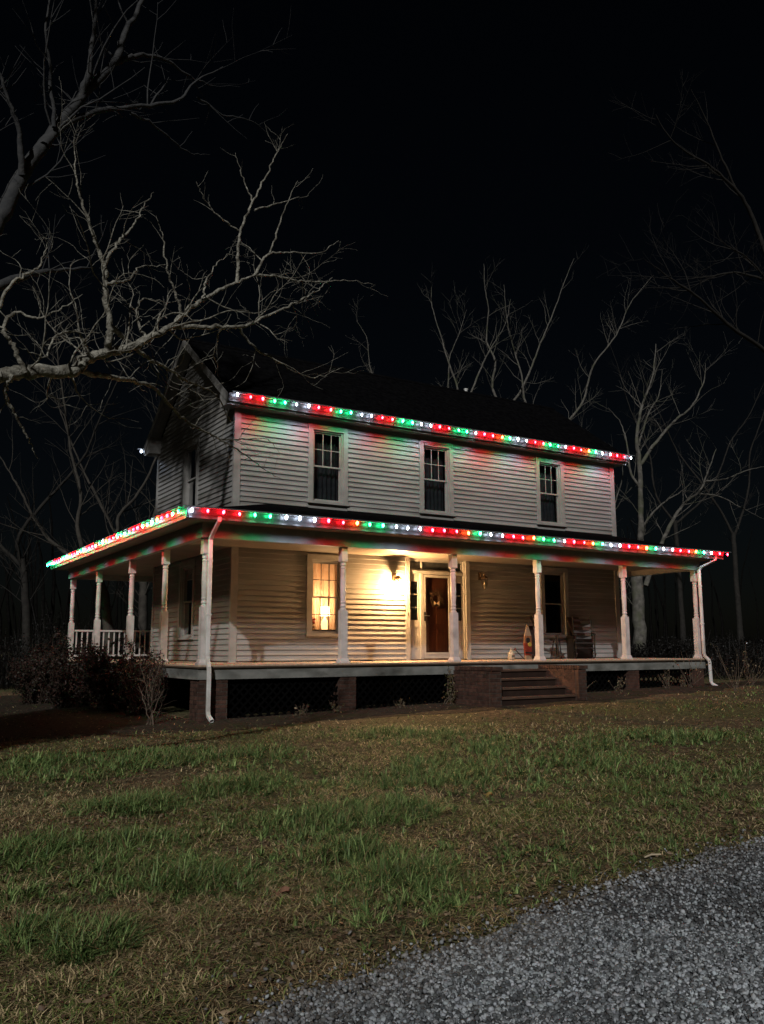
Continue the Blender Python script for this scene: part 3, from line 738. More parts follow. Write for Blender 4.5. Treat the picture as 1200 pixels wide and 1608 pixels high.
mk('doorbell', MB(FR).box(4.545, 4.575, 0.055, 0.068, 1.08, 1.15), 'brass', E_)

# ---------------------------------------------------------------- wall lanterns
def lantern(x, z, lit, label):
    t = thing('wall_lantern', label, 'lantern', (x, -0.03, z-0.2), 'lanterns beside the front door')
    y = -0.235
    mk('back_plate', MB().box(x-0.05, x+0.05, -0.06, -0.040, z+0.10, z+0.30), 'brass', t)
    mk('arm', MB().tube([(x, -0.05, z+0.2), (x, -0.10, z+0.27), (x, -0.19, z+0.285), (x, y, z+0.255), (x, y, z+0.225)], 0.009, 8), 'brass', t)
    mk('finial', MB().lathe([(0.004, z-0.165), (0.012, z-0.15), (0.014, z-0.135), (0.006, z-0.128)], x, y, 8), 'brass', t)
    mk('cap', MB().lathe([(0.098, z+0.125), (0.101, z+0.132), (0.06, z+0.18), (0.03, z+0.20), (0.014, z+0.21), (0.016, z+0.225), (0.006, z+0.235)], x, y, 6), 'brass', t)
    for i in range(6):
        a0 = 2*math.pi*i/6; a1 = 2*math.pi*(i+1)/6
        pb = lambda a, r, zz: (x+r*math.cos(a), y+r*math.sin(a), zz)
        mk('rib', MB().bar(pb(a0, 0.010, z-0.13), pb(a0, 0.062, z-0.10), 0.005), 'brass', t)
        mk('post', MB().bar(pb(a0, 0.064, z-0.10), pb(a0, 0.093, z+0.126), 0.006), 'brass', t)
        mk('pane', MB().poly([pb(a0, 0.062, z-0.098), pb(a1, 0.062, z-0.098), pb(a1, 0.090, z+0.125), pb(a0, 0.090, z+0.125)]), 'lampglass', t)
    b = MB().lathe([(0.012, z-0.11), (0.014, z-0.06), (0.028, z-0.03), (0.034, z+0.0), (0.028, z+0.035), (0.01, z+0.052)], x, y, 14)
    mk('bulb', b, 'porch_bulb' if lit else 'jug', t, smooth=True)
    if lit:
        pl = bpy.data.lights.new('lantern_light', 'POINT'); pl.energy = 1550; pl.color = (1.0, 0.55, 0.22); pl.shadow_soft_size = 0.045
        po = link('lantern_light', pl, t, (x, y-0.02, z-0.02))
lantern(4.16, 1.81, True, 'glowing lantern on the wall between the lit window and the front door')
lantern(6.80, 1.93, False, 'unlit brass lantern on the siding right of the front door')

# ---------------------------------------------------------------- coloured light strings along the gutters
BULBME = {}
def bulb_mesh(k, out):
    if (k, out) not in BULBME:
        mb = MB().lathe([(0.010, 0.042), (0.022, 0.032), (0.029, 0.010), (0.027, -0.012), (0.017, -0.034), (0.004, -0.043)], 0, 0, 12)
        me = bpy.data.meshes.new('bulb'); me.from_pydata(mb.v, [], mb.f); me.materials.append(MT['bulb_'+k]); me.materials.append(MT['core_'+k]); me.update()
        for p in me.polygons:
            p.use_smooth = True; c0 = p.center; d = c0.x*out[0]+c0.y*out[1]
            if d > 0.0175 and abs(c0.z) < 0.031: p.material_index = 1
        BULBME[(k, out)] = me
    return BULBME[(k, out)]
STAND = 0.085; SPOT = {}
def light_string(label, pts, cols, out, seedv):
    rng = random.Random(seedv)
    t = thing('light_string', label, 'string lights', pts[0], 'coloured light strings on the gutters')
    cable = [(p[0]-out[0]*STAND, p[1]-out[1]*STAND, p[2]+0.062) for p in (pts[0], pts[-1])]
    mk('cable', MB().tube([cable[0], cable[1]], 0.006, 6), 'wire', t)
    mb = MB().bar((-out[0]*STAND, -out[1]*STAND, 0.060), (0, 0, 0.044), 0.016, 0.010)
    pa, pb_ = Vector(pts[0]), Vector(pts[-1]); ax = (pb_-pa).normalized(); ov = Vector((out[0], out[1], 0)); pa = pa-ax*0.12; pb_ = pb_+ax*0.12
    hz = [(-STAND+0.002, 0.064), (0.045, 0.064), (0.05, 0.048), (0.053, 0.048), (0.053, 0.069), (-STAND+0.002, 0.069)]
    mk('light_track', MB().prism([pa+ov*d_+Vector((0, 0, z_)) for d_, z_ in hz], [pb_+ov*d_+Vector((0, 0, z_)) for d_, z_ in hz]), 'gutter', t)
    cm = bpy.data.meshes.new('clip'); cm.from_pydata(mb.v, [], mb.f); cm.materials.append(MT['wire'])
    for p, k in zip(pts, cols):
        j = Vector((rng.uniform(-.022, .022)*abs(out[1]), rng.uniform(-.022, .022)*abs(out[0]), rng.uniform(-.012, .006)))
        o = link('bulb', bulb_mesh(k, out), t, Vector(p)+j); o.rotation_euler = (R(rng.uniform(-12, 12)), R(rng.uniform(-12, 12)), 0); q_ = rng.uniform(0.74, 1.02)*(0.92 if out[0] else 1.0); o.scale = (q_, q_, q_)
        link('clip', cm, t, Vector(p)+j)
        if k not in SPOT:
            sd = bpy.data.lights.new('bulb_light', 'SPOT'); sd.energy = 13.5; sd.color = dict(r=(1.0, 0.02, 0.03), g=(0.03, 0.80, 0.25), w=(0.72, 0.82, 1.0), y=(1.0, 0.12, 0.02))[k]
            sd.spot_size = R(112); sd.spot_blend = 0.9; sd.shadow_soft_size = 0.03; SPOT[k] = sd
        so_ = link('bulb_light', SPOT[k], t, Vector(p)+j+Vector((out[0]*0.02, out[1]*0.02, -0.065)))
        so_.rotation_euler = Vector((out[0]*0.42, out[1]*0.42, 1)).to_track_quat('Z', 'Y').to_euler()
U = 'WRRGGWWRRGGWWRRGGWWRRGGWRRYGWWRRGGWRRYGWWRRW'.lower()
n = len(U); yy = yf-0.012-0.10-STAND
light_string('red green and white lights along the upper roof gutter', [(-OX+0.17+(W+2*OX-0.2)*i/(n-1), yy, ZG-0.055) for i in range(n)], U, (0, -1), 1)
P_ = 'WRRRGGWWWRRYGGWWWRRRYGWWRRYGGWRRYGWWRRYGWWRRYGWRR'.lower(); n = len(P_); yy = ey0-0.10-STAND
light_string('red green and white lights along the front porch gutter', [(ex0-0.06+(ex1-ex0+0.16)*i/(n-1), yy, ZGP-0.05) for i in range(n)], P_, (0, -1), 2)
L_ = ('GGRRYWGGRRRW'*4)[:38].lower(); n = len(L_); xx = ex0-0.10-STAND
light_string('red green and white lights along the left porch gutter', [(xx, ey0+0.12+(ey1-ey0-0.2)*i/(n-1), ZGP-0.05) for i in range(n)], L_, (-1, 0), 3)
light_string('white lights at the rear eave behind the gable', [(-OX-0.03+0.30*i, yb+0.12+STAND, ZG-0.055) for i in range(4)], 'wwww', (0, 1), 4)

# ---------------------------------------------------------------- things seen through the windows
def curtain(mp, a0, a1, z0, z1, d, mat, label, folds=7, amp=0.02):
    mb = MB(mp); n = folds*6; P0 = []; 
    for i in range(n+1):
        f = i/n; P0.append((a0+(a1-a0)*f, d+amp*math.sin(f*folds*2*math.pi)+0.006*math.sin(f*folds*5.1)))
    A = [(a, q, z0) for a, q in P0]; B = [(a, q, z1) for a, q in P0]
    b = mb.pts(A+B)
    for i in range(n): mb.f.append((b+i, b+i+1, b+n+1+i+1, b+n+1+i))
    A = [(a, q-0.004, z0) for a, q in P0]; B = [(a, q-0.004, z1) for a, q in P0]
    b = mb.pts(A+B)
    for i in range(n): mb.f.append((b+i, b+n+1+i, b+n+1+i+1, b+i+1))
    return tag(mk('curtain', mb, mat, smooth=True), label, 'curtain', 'curtains inside the windows')
for (a0, a1, z0, z1), nm in zip(UPW, ('left', 'middle', 'right')):
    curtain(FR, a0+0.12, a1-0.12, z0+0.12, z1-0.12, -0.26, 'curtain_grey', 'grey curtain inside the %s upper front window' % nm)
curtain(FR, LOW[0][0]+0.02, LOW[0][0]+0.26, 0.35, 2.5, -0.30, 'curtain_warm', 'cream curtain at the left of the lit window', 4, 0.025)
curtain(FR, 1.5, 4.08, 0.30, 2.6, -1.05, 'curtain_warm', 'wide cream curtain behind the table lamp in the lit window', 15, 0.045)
lx_, ly_ = 2.62, 0.62
t = thing('side_table', 'small wooden table behind the lit window', 'table', (2.45, 0.65, 0.02))
mk('table_top', MB().box(1.95, 3.0, 0.42, 0.88, 0.70, 0.735), 'wicker', t)
for x in (2.0, 2.95):
    for y in (0.46, 0.84): mk('leg', MB().box(x-0.02, x+0.02, y-0.02, y+0.02, 0.021, 0.70), 'wicker', t)
t = thing('table_lamp', 'lit table lamp with white shade inside the lower left window', 'lamp', (lx_, ly_, 0.736))
mk('lamp_base', MB().lathe([(0.07, 0.736), (0.075, 0.75), (0.085, 0.80), (0.095, 0.86), (0.085, 0.93), (0.03, 1.0), (0.018, 1.04), (0.018, 1.08)], lx_, ly_, 20), 'lampbase', t, smooth=True)
mk('lamp_shade', MB().lathe([(0.125, 1.06), (0.105, 1.29), (0.10, 1.29)], lx_, ly_, 24), 'shade', t, smooth=True)
pl = bpy.data.lights.new('table_lamp_light', 'POINT'); pl.energy = 46; pl.color = (1.0, 0.66, 0.36); pl.shadow_soft_size = 0.08
link('table_lamp_light', pl, t, (lx_, ly_, 1.42))
t = thing('flower_arrangement', 'red flowers in a bowl on the table in the lit window', 'flowers', (2.22, 0.6, 0.736))
mk('bowl', MB().lathe([(0.05, 0.736), (0.09, 0.77), (0.11, 0.82), (0.105, 0.82)], 2.22, 0.6, 16), 'orn_pale', t)
rng = random.Random(8)
for i in range(16):
    a = rng.uniform(0, 6.28); r = rng.uniform(0.02, 0.17); x, y, z = 2.22+r*math.cos(a), 0.6+r*math.sin(a)*0.7, 0.86+rng.uniform(0, 0.15)
    mk('stem', MB().tube([(2.22+0.3*(x-2.22), 0.6, 0.80), (x, y, z)], 0.005, 5), 'stem', t)
    mk('blossom', MB().lathe([(0.008, z-0.02), (0.032, z-0.005), (0.042, z+0.012), (0.022, z+0.03), (0.008, z+0.034)], x, y, 7), 'flower_red', t)
# wreath on the inner door
t = thing('door_wreath', 'small dry wreath with bow hanging on the dark front door', 'wreath', (5.47, 0.09, 1.5))
def ring(cx, y, cz, r, rr, seedv):
    rng = random.Random(seedv); P = []
    for i in range(25):
        a = 2*math.pi*i/24; q = r*(1+rng.uniform(-0.06, 0.06)); P.append((cx+q*math.cos(a), y+rng.uniform(-.008, .008), cz+q*math.sin(a)))
    P[-1] = P[0]; return MB().tube(P, rr, 6)
for s_ in range(3): mk('twig_ring', ring(5.47, 0.075, 1.53, 0.145-0.022*s_, 0.026, s_), 'wreath', t)
rng = random.Random(6); mb = MB()
for i in range(90):
    a = rng.uniform(0, 6.283); r_ = rng.uniform(0.09, 0.18); q = a+rng.uniform(-0.9, 0.9); l_ = rng.uniform(0.04, 0.09); x, z = 5.47+r_*math.cos(a), 1.53+r_*math.sin(a)
    mb.bar((x, 0.055, z), (x+l_*math.cos(q), 0.045+rng.uniform(-.015, .01), z+l_*math.sin(q)), 0.016, 0.005, up=(0, 1, 0))
mk('wreath_leaves', mb, 'wreath', t)
mb = MB(); mb.prism([(5.47, 0.02, 1.40), (5.39, 0.02, 1.46), (5.39, 0.02, 1.35)], [(5.47, 0.04, 1.40), (5.39, 0.04, 1.46), (5.39, 0.04, 1.35)]); mb.prism([(5.47, 0.02, 1.40), (5.55, 0.02, 1.35), (5.55, 0.02, 1.46)], [(5.47, 0.04, 1.40), (5.55, 0.04, 1.35), (5.55, 0.04, 1.46)])
mk('bow', mb, 'orn_pale', t)

# ---------------------------------------------------------------- things on the porch
def rocker(cx, cy, ang, label):
    ca, sa = math.cos(ang), math.sin(ang)
    T_ = lambda x, y, z: (cx+ca*x-sa*y, cy+sa*x+ca*y, z)     # chair faces local -y
    t = thing('rocking_chair', label, 'rocking chair', (cx, cy, 0.0), 'dark rocking chairs on the porch')
    for s_ in (-1, 1):
        x = 0.24*s_
        P = [T_(x, y, 0.02+0.16*(y-0.02)**2/0.25) for y in np.linspace(-0.42, 0.50, 9)]
        mk('rocker', MB().tube(P, 0.017, 6), 'rocker', t)
        mk('front_leg', MB().tube([T_(x, -0.24, 0.05), T_(x, -0.24, 0.62)], 0.019, 8), 'rocker', t)
        mk('back_post', MB().tube([T_(x, 0.20, 0.04), T_(x, 0.21, 0.42), T_(x*0.98, 0.30, 0.80), T_(x*0.96, 0.40, 1.08), T_(x*0.96, 0.41, 1.12)], [0.019, 0.019, 0.017, 0.014, 0.018], 8), 'rocker', t)
        mk('arm', MB().prism([T_(x-0.035, -0.30, 0.62), T_(x+0.035, -0.30, 0.62), T_(x+0.025, 0.26, 0.66), T_(x-0.025, 0.26, 0.66)], [T_(x-0.035, -0.30, 0.645), T_(x+0.035, -0.30, 0.645), T_(x+0.025, 0.26, 0.685), T_(x-0.025, 0.26, 0.685)]), 'rocker', t)
        mk('side_rung', MB().tube([T_(x, -0.24, 0.22), T_(x, 0.205, 0.22)], 0.011, 6), 'rocker', t)
    for y in (-0.24, 0.2): mk('rung', MB().tube([T_(-0.24, y, 0.28), T_(0.24, y, 0.28)], 0.011, 6), 'rocker', t)
    mk('seat', MB().prism([T_(-0.26, -0.27, 0.40), T_(0.26, -0.27, 0.40), T_(0.22, 0.22, 0.38), T_(-0.22, 0.22, 0.38)], [T_(-0.26, -0.27, 0.43), T_(0.26, -0.27, 0.43), T_(0.22, 0.22, 0.41), T_(-0.22, 0.22, 0.41)]), 'rocker', t)
    for z, y in ((0.56, 0.245), (0.72, 0.28), (0.88, 0.328), (1.03, 0.382)):
        A = [T_(-0.225, y, z-0.035), T_(0, y+0.03, z-0.035), T_(0.225, y, z-0.035), T_(0.225, y+0.015, z+0.035), T_(0, y+0.045, z+0.04), T_(-0.225, y+0.015, z+0.035)]
        B = [(p[0]-sa*0.014*-1, p[1]+ca*0.014, p[2]) for p in A]
        mk('ladder_slat', MB().prism(A, B), 'rocker', t)
rocker(8.42, -0.75, R(52), 'dark ladder back rocking chair nearest the right of the turned post by the steps')
rocker(9.62, -0.85, R(-38), 'dark rocking chair below the unlit lower right window')
t = thing('plant_stand', 'low dark round stand between the two rocking chairs', 'stand', (9.0, -0.5, 0.0))
mk('stand_top', MB().lathe([(0.20, 0.48), (0.21, 0.49), (0.21, 0.515), (0.20, 0.52)], 9.0, -0.5, 20), 'rocker', t)
for a in (0.3, 2.4, 4.5): mk('leg', MB().tube([(9.0+0.19*math.cos(a), -0.5+0.19*math.sin(a), 0.0), (9.0+0.1*math.cos(a), -0.5+0.1*math.sin(a), 0.48)], 0.016, 6), 'rocker', t)
tag(mk('leaning_board', MB().prism([(9.78, -0.30, 0.62), (10.22, -0.30, 0.62), (10.22, -0.07, 1.12), (9.78, -0.07, 1.12)], [(9.78, -0.275, 0.62), (10.22, -0.275, 0.62), (10.22, -0.045, 1.12), (9.78, -0.045, 1.12)]), 'wicker'), 'square brown woven board propped on a chest under the window', 'board')
t = thing('wooden_chest', 'low dark wooden chest against the wall behind the rocking chairs', 'chest', (10.05, -0.24, 0.0))
mk('chest_body', MB().box(9.75, 10.35, -0.40, -0.06, 0.0, 0.57), 'rocker', t); mk('lid', MB().box(9.73, 10.37, -0.42, -0.05, 0.572, 0.615), 'rocker', t)
# stoneware jug
jx, jy = 7.02, -0.95
t = thing('stoneware_jug', 'cream stoneware jug standing on the porch floor near the steps', 'jug', (jx, jy, 0.0))
mk('jug_body', MB().lathe([(0.078, 0.0), (0.085, 0.015), (0.086, 0.15), (0.078, 0.18), (0.05, 0.205), (0.026, 0.22), (0.024, 0.25), (0.031, 0.255), (0.031, 0.268), (0.02, 0.268)], jx, jy, 24), 'jug', t, smooth=True)
mk('jug_handle', MB().tube([(jx+0.025, jy, 0.245), (jx+0.06, jy, 0.25), (jx+0.075, jy, 0.225), (jx+0.066, jy, 0.19)], 0.009, 8), 'jug', t)
for k_ in range(3): mk('painted_mark', MB().box(jx-0.045+0.032*k_, jx-0.028+0.032*k_, jy-0.0875, jy-0.083, 0.07, 0.12), 'rocker', t)
t = thing('garden_wand', 'dark metal garden wand leaning between jug and painted ornament', 'tool', (7.4, -0.8, 0.0))
mk('rod', MB().tube([(7.18, -0.9, 0.26), (7.30, -0.85, 0.20), (7.66, -0.7, 0.012)], 0.012, 6), 'black', t); mk('grip', MB().tube([(7.16, -0.91, 0.235), (7.21, -0.89, 0.285)], 0.024, 8), 'steel', t)
# pointed painted ornament
ox, oy = 7.92, -0.55
t = thing('painted_ornament', 'tall pointed wooden ornament with red body and yellow disc beside the post', 'ornament', (ox, oy, 0.0))
def slab(name, P, d0, d1, mat): mk(name, MB().prism([(ox+x, oy-d0, z) for x, z in P], [(ox+x, oy-d1, z) for x, z in P]), mat, t)
slab('foot', [(-0.10, 0.0), (0.10, 0.0), (0.10, 0.10), (-0.10, 0.10)], -0.03, 0.03, 'orn_pale')
slab('body', [(-0.11, 0.10), (0.11, 0.10), (0.12, 0.42), (-0.13, 0.42)], -0.025, 0.025, 'orn_red')
slab('belt', [(-0.112, 0.155), (0.112, 0.155), (0.113, 0.19), (-0.113, 0.19)], 0.026, 0.034, 'black')
slab('beard', [(-0.13, 0.42), (0.12, 0.42), (0.11, 0.60), (-0.10, 0.60)], -0.025, 0.025, 'orn_orange')
slab('hat', [(-0.10, 0.60), (0.11, 0.60), (0.0, 0.88), (-0.02, 0.88)], -0.025, 0.025, 'orn_pale')
for nm, dx, dz, r_, mt in (('dark_disc', -0.02, 0.49, 0.065, 'black'), ('yellow_disc', 0.03, 0.38, 0.055, 'orn_yellow')):
    slab(nm, [(dx+r_*math.cos(a), dz+r_*math.sin(a)) for a in np.linspace(0, 2*math.pi, 16, endpoint=False)], 0.026, 0.042+0.01*(mt == 'orn_yellow'), mt)
tag(mk('red_board', MB().prism([(8.05, -0.60, 0.0), (8.20, -0.60, 0.0), (8.20, -0.45, 0.86), (8.05, -0.45, 0.86)], [(8.05, -0.575, 0.0), (8.20, -0.575, 0.0), (8.20, -0.425, 0.86), (8.05, -0.425, 0.86)]), 'riser'), 'narrow dark red board leaning behind the turned post', 'board')

# ---------------------------------------------------------------- trees
class TB:
    def __init__(s): s.V = []; s.F = []; s.n = 0
    def tube(s, P, r, k=5):
        P = np.asarray(P, float); n = len(P); r = np.asarray(r, float)
        T = np.gradient(P, axis=0); T /= np.linalg.norm(T, axis=1, keepdims=True)+1e-9
        m = T.mean(0); ref = np.eye(3)[np.argmin(np.abs(m))]
        A = np.cross(T, ref); A /= np.linalg.norm(A, axis=1, keepdims=True)+1e-9
        B = np.cross(T, A); th = np.arange(k)*2*np.pi/k
        V = P[:, None]+r[:, None, None]*(A[:, None]*np.cos(th)[None, :, None]+B[:, None]*np.sin(th)[None, :, None])
        i = (np.arange(n-1)[:, None]*k+np.arange(k)[None]); j = (np.arange(n-1)[:, None]*k+(np.arange(k)+1)[None] % k)
        s.V.append(V.reshape(-1, 3)); s.F.append(np.stack([i, j, j+k, i+k], -1).reshape(-1, 4)+s.n); s.n += n*k
    def build(s, name, mat, parent, origin): return npmesh(name, np.concatenate(s.V), np.concatenate(s.F), mat, parent, origin, smooth=True)

def smoothline(P, n=5, jit=0.0, rng=None):
    P = np.asarray(P, float); m = len(P); out = []
    Q = np.concatenate([[2*P[0]-P[1]], P, [2*P[-1]-P[-2]]])
    for i in range(m-1):
        p0, p1, p2, p3 = Q[i:i+4]
        for t in np.arange(n)/n:
            out.append(0.5*((2*p1)+(-p0+p2)*t+(2*p0-5*p1+4*p2-p3)*t*t+(-p0+3*p1-3*p2+p3)*t**3))
    out.append(P[-1]); out = np.array(out)
    if jit: out[1:-1] += rng.normal(0, jit, out[1:-1].shape)
    return out

def twig(tb, rng, p, d, L, r, lvl, prm):
    seg = max(prm['seg']*min(1, L), 0.05); n = int(np.clip(L/seg, 3, 14)); st = L/n
    P = [p]; d = d/np.linalg.norm(d)
    for i in range(n):
        d = d+rng.normal(0, prm['wig'], 3)+np.array([0, 0, prm['up']]); d /= np.linalg.norm(d); P.append(P[-1]+d*st)
    P = np.array(P); rr = np.linspace(r, min(max(r*0.2, prm['rmin']*0.5), r), n+1)
    tb.tube(P, rr, 6 if r > 0.03 else (4 if r > 0.008 else 3))
    if lvl > 0: kids(tb, rng, P, rr, L, lvl, prm)

def kids(tb, rng, P, rr, L, lvl, prm, t0=0.15, lmax=None):
    n = rng.poisson(prm['dens']*L*(1.0 if lvl > 1 else prm.get('fine', 1.0)))+ (1 if lvl > 1 else 0)
    n = min(n, 18)
    for _ in range(n):
        t = rng.uniform(t0, 1.0); x = t*(len(P)-1); i = min(int(x), len(P)-2); q = P[i]+(P[i+1]-P[i])*(x-i)
        tan = P[i+1]-P[i]; tan /= np.linalg.norm(tan)+1e-9
        s = rng.normal(0, 1, 3); s -= tan*s.dot(tan); s /= np.linalg.norm(s)+1e-9; s[2] += prm['lift']
        d = tan*rng.uniform(0.3, 1.0)+s
        l = L*rng.uniform(0.28, 0.6)*(1-0.4*t); l = min(l, lmax or prm['lmax'][lvl-1])
        if l < prm['lmin']: continue
        twig(tb, rng, q, d, l, float(np.clip(rr[i]*rng.uniform(0.4, 0.62), prm['rmin'], prm.get('k', 0.013)*l+0.003)), lvl-1, prm)

OAK = dict(seg=0.11, wig=0.20, up=0.02, rmin=0.0019, dens=2.3, fine=2.8, k=0.0072, lift=0.25, lmin=0.1, lmax=[0.55, 1.1, 1.9])
TALL = dict(seg=0.3, wig=0.12, up=0.04, rmin=0.005, k=0.0085, dens=1.35, fine=2.0, lift=0.45, lmin=0.3, lmax=[0.9, 1.9, 3.2])

def traced(tb, rng, L, r0, r1, prm, lvl=2, k=8, jit=0.012, kid=True):
    """limb through listed (u, v, depth) points"""
    P = smoothline([px(*q) for q in L], 5, jit, rng)
    rr = np.linspace(r0, r1, len(P))*(1+0.07*rng.normal(0, 1, len(P)).clip(-1.5, 1.5))
    tb.tube(P, rr, k)
    if kid:
        ln = np.linalg.norm(np.diff(P, axis=0), axis=1).sum()
        kids(tb, rng, P, rr, ln, lvl, prm, 0.1)
    return P

# the old tree whose long limb reaches in from the left
def limb_tree():
    rng = np.random.default_rng(5); tb = TB()
    base = np.array([-10.0, -9.4, gz(-10.0, -9.4)-0.1])
    t = thing('bare_oak_tree', 'bare pale barked tree whose gnarled limb reaches in from the left', 'tree', base)
    tr = TB(); P = smoothline([base, base+[0.05, 0, 1.5], base+[0.15, 0.1, 3.4], base+[0.1, 0.2, 5.2], base+[-0.3, 0.4, 7.5], base+[-0.5, 0.9, 9.6]], 5, 0.02, rng)
    tr.tube(P, np.interp(np.linspace(0, 1, len(P)), [0, 0.08, 0.5, 1], [0.5, 0.34, 0.27, 0.08]), 12)
    tr.build('trunk', 'bark_pale', t, base)
    fork = base+np.array([0.15, 0.1, 3.3])
    def L(pts, r0, r1, d0, d1, lvl=2, start=None, jit=0.012):
        n = len(pts); Q = [px(u, v, d0+(d1-d0)*i/(n-1)) for i, (u, v) in enumerate(pts)]
        if start is not None: Q = [start]+Q
        P = smoothline(Q, 8, 0.007, rng); rr = np.linspace(r0, r1*0.5, len(P))**1.0*(1+0.10*rng.normal(0, 1, len(P)).clip(-1.2, 1.8))
        rr = rr*0.80; tb.tube(P, rr, 9 if r0 > 0.03 else 6); ln = np.linalg.norm(np.diff(P, axis=0), axis=1).sum()
        kids(tb, rng, P, rr, ln, lvl, OAK, 0.12)
        return P
    # main limb
    L([(-160, 640), (0, 590), (55, 584), (118, 582), (135, 565), (170, 553), (210, 543), (235, 530), (270, 512), (290, 492), (320, 470), (360, 448), (400, 432)], 0.098, 0.026, 8.2, 9.0, 2, start=fork)
    L([(400, 432), (440, 435), (480, 443), (540, 440), (590, 447)], 0.021, 0.004, 9.0, 9.3, 2)
    L([(270, 514), (330, 513), (380, 512), (420, 496), (470, 472), (500, 455), (522, 436)], 0.035, 0.008, 8.8, 9.6, 2)
    L([(375, 514), (400, 545), (440, 570), (490, 592), (540, 577)], 0.02, 0.006, 9.2, 9.8, 2)
    L([(373, 445), (374, 400), (378, 362), (397, 320), (420, 270), (435, 240), (452, 210)], 0.028, 0.006, 8.95, 8.6, 2)
    L([(374, 362), (345, 340), (320, 310), (308, 285)], 0.014, 0.005, 8.9, 8.7, 1)
    L([(397, 318), (382, 280), (370, 240)], 0.013, 0.005, 8.8, 8.8, 1)
    L([(400, 330), (450, 315), (485, 307)], 0.013, 0.005, 8.8, 9.1, 1)
    L([(400, 432), (420, 400), (450, 396), (500, 397), (532, 378)], 0.022, 0.006, 9.0, 9.0, 2)
    L([(424, 397), (440, 350), (455, 310), (468, 284)], 0.015, 0.005, 9.0, 8.7, 1)
    L([(168, 553), (173, 518), (165, 470), (165, 420), (150, 380), (130, 320), (120, 280), (117, 215)], 0.045, 0.008, 8.5, 8.0, 2)
    L([(165, 415), (185, 380), (205, 360), (225, 325), (242, 302)], 0.022, 0.006, 8.3, 8.4, 2)
    L([(168, 445), (200, 440), (220, 420), (262, 415)], 0.02, 0.006, 8.3, 8.6, 2)
    L([(175, 513), (210, 545), (245, 570), (282, 591), (310, 605), (340, 620), (355, 650), (366, 667)], 0.034, 0.007, 8.5, 10.4, 1)
    L([(120, 583), (170, 592), (200, 597), (240, 607), (270, 640), (300, 665), (345, 690), (380, 710), (412, 735), (442, 752)], 0.038, 0.007, 8.4, 11.5, 1)
    L([(345, 690), (385, 690), (420, 690), (440, 712)], 0.014, 0.005, 10.4, 11.3, 2)
    L([(285, 492), (275, 460), (262, 420), (255, 370), (245, 338)], 0.022, 0.006, 8.75, 8.4, 2)
    L([(318, 470), (325, 440), (345, 410), (370, 395)], 0.015, 0.005, 8.8, 9.2, 2)
    L([(40, 585), (20, 540), (5, 520), (25, 490), (60, 500), (100, 482), (130, 462)], 0.03, 0.007, 8.2, 8.0, 2)
    L([(20, 588), (8, 620), (25, 655), (45, 690), (60, 720)], 0.03, 0.007, 8.2, 8.7, 2)
    L([(0, 592), (-20, 540), (15, 450), (60, 420), (75, 380)], 0.03, 0.007, 8.2, 8.4, 2)
    L([(230, 532), (215, 500), (225, 470), (265, 475), (290, 470)], 0.02, 0.006, 8.7, 9.3, 2)
    L([(145, 560), (120, 520), (85, 530), (70, 560), (30, 545)], 0.022, 0.006, 8.4, 7.8, 2)
    # limbs of the crown outside the picture
    for a, z, ln, el in ((2.6, 4.6, 4.5, 0.5), (3.7, 5.2, 4.2, 0.5), (5.0, 5.6, 4.0, 0.6), (1.4, 6.4, 4.0, 0.8), (0.6, 7.0, 3.2, 0.9)):
        p = base+np.array([0.1, 0.2, z]); d = np.array([math.cos(a), math.sin(a), el]); twig(tb, rng, p, d, ln, 0.1, 2, dict(OAK, seg=0.4, wig=0.12, dens=1.3, lmax=[0.8, 1.8, 3.0]))
    tb.build('crown', 'bark_pale', t, base)
    return t
t_limb = limb_tree()

def tall_tree(label, base, limbs, mat, seedv, trunk, prm=TALL, extra=(), name='bare_tree', lvl=2, group='bare trees around the house'):
    """trunk: list of (dx, dy, z, r) above the base; limbs: lists of points with radii; extra: free limbs"""
    rng = np.random.default_rng(seedv)
    base = np.array([base[0], base[1], float(gz(base[0], base[1]))-0.1])
    t = thing(name, label, 'tree', base, group)
    tr = TB(); P = smoothline([base+np.array(q[:3]) for q in trunk], 5, 0.015, rng)
    rr = np.interp(np.linspace(0, 1, len(P)), np.linspace(0, 1, len(trunk)), [q[3] for q in trunk]); tr.tube(P, rr, 10); tr.build('trunk', mat, t, base)
    tb = TB()
    for pts, r0, r1 in limbs:
        Q = smoothline(pts, 6, 0.010, rng); q = np.linspace(r0, r1*0.6, len(Q))*(1+0.06*rng.normal(0, 1, len(Q)).clip(-1.2, 1.5))*(0.85 if r0 > 0.02 else 1.0); tb.tube(Q, q, 7)
        kids(tb, rng, Q, q, np.linalg.norm(np.diff(Q, axis=0), axis=1).sum(), lvl, prm, 0.12)
    for f, az, el, ln, r in extra:
        x = f*(len(P)-1); i = int(x); d = np.array([math.cos(az)*math.cos(el), math.sin(az)*math.cos(el), math.sin(el)])
        twig(tb, rng, P[i], d, ln, r, lvl+0, prm)
    kids(tb, rng, P, rr, 6.0, lvl, prm, 0.5)
    tb.build('crown', mat, t, base)
    return t

def L3(pts, d0, d1=None):
    d1 = d0 if d1 is None else d1; n = len(pts)
    return [px(u, v, d0+(d1-d0)*i/(n-1)) for i, (u, v) in enumerate(pts)]

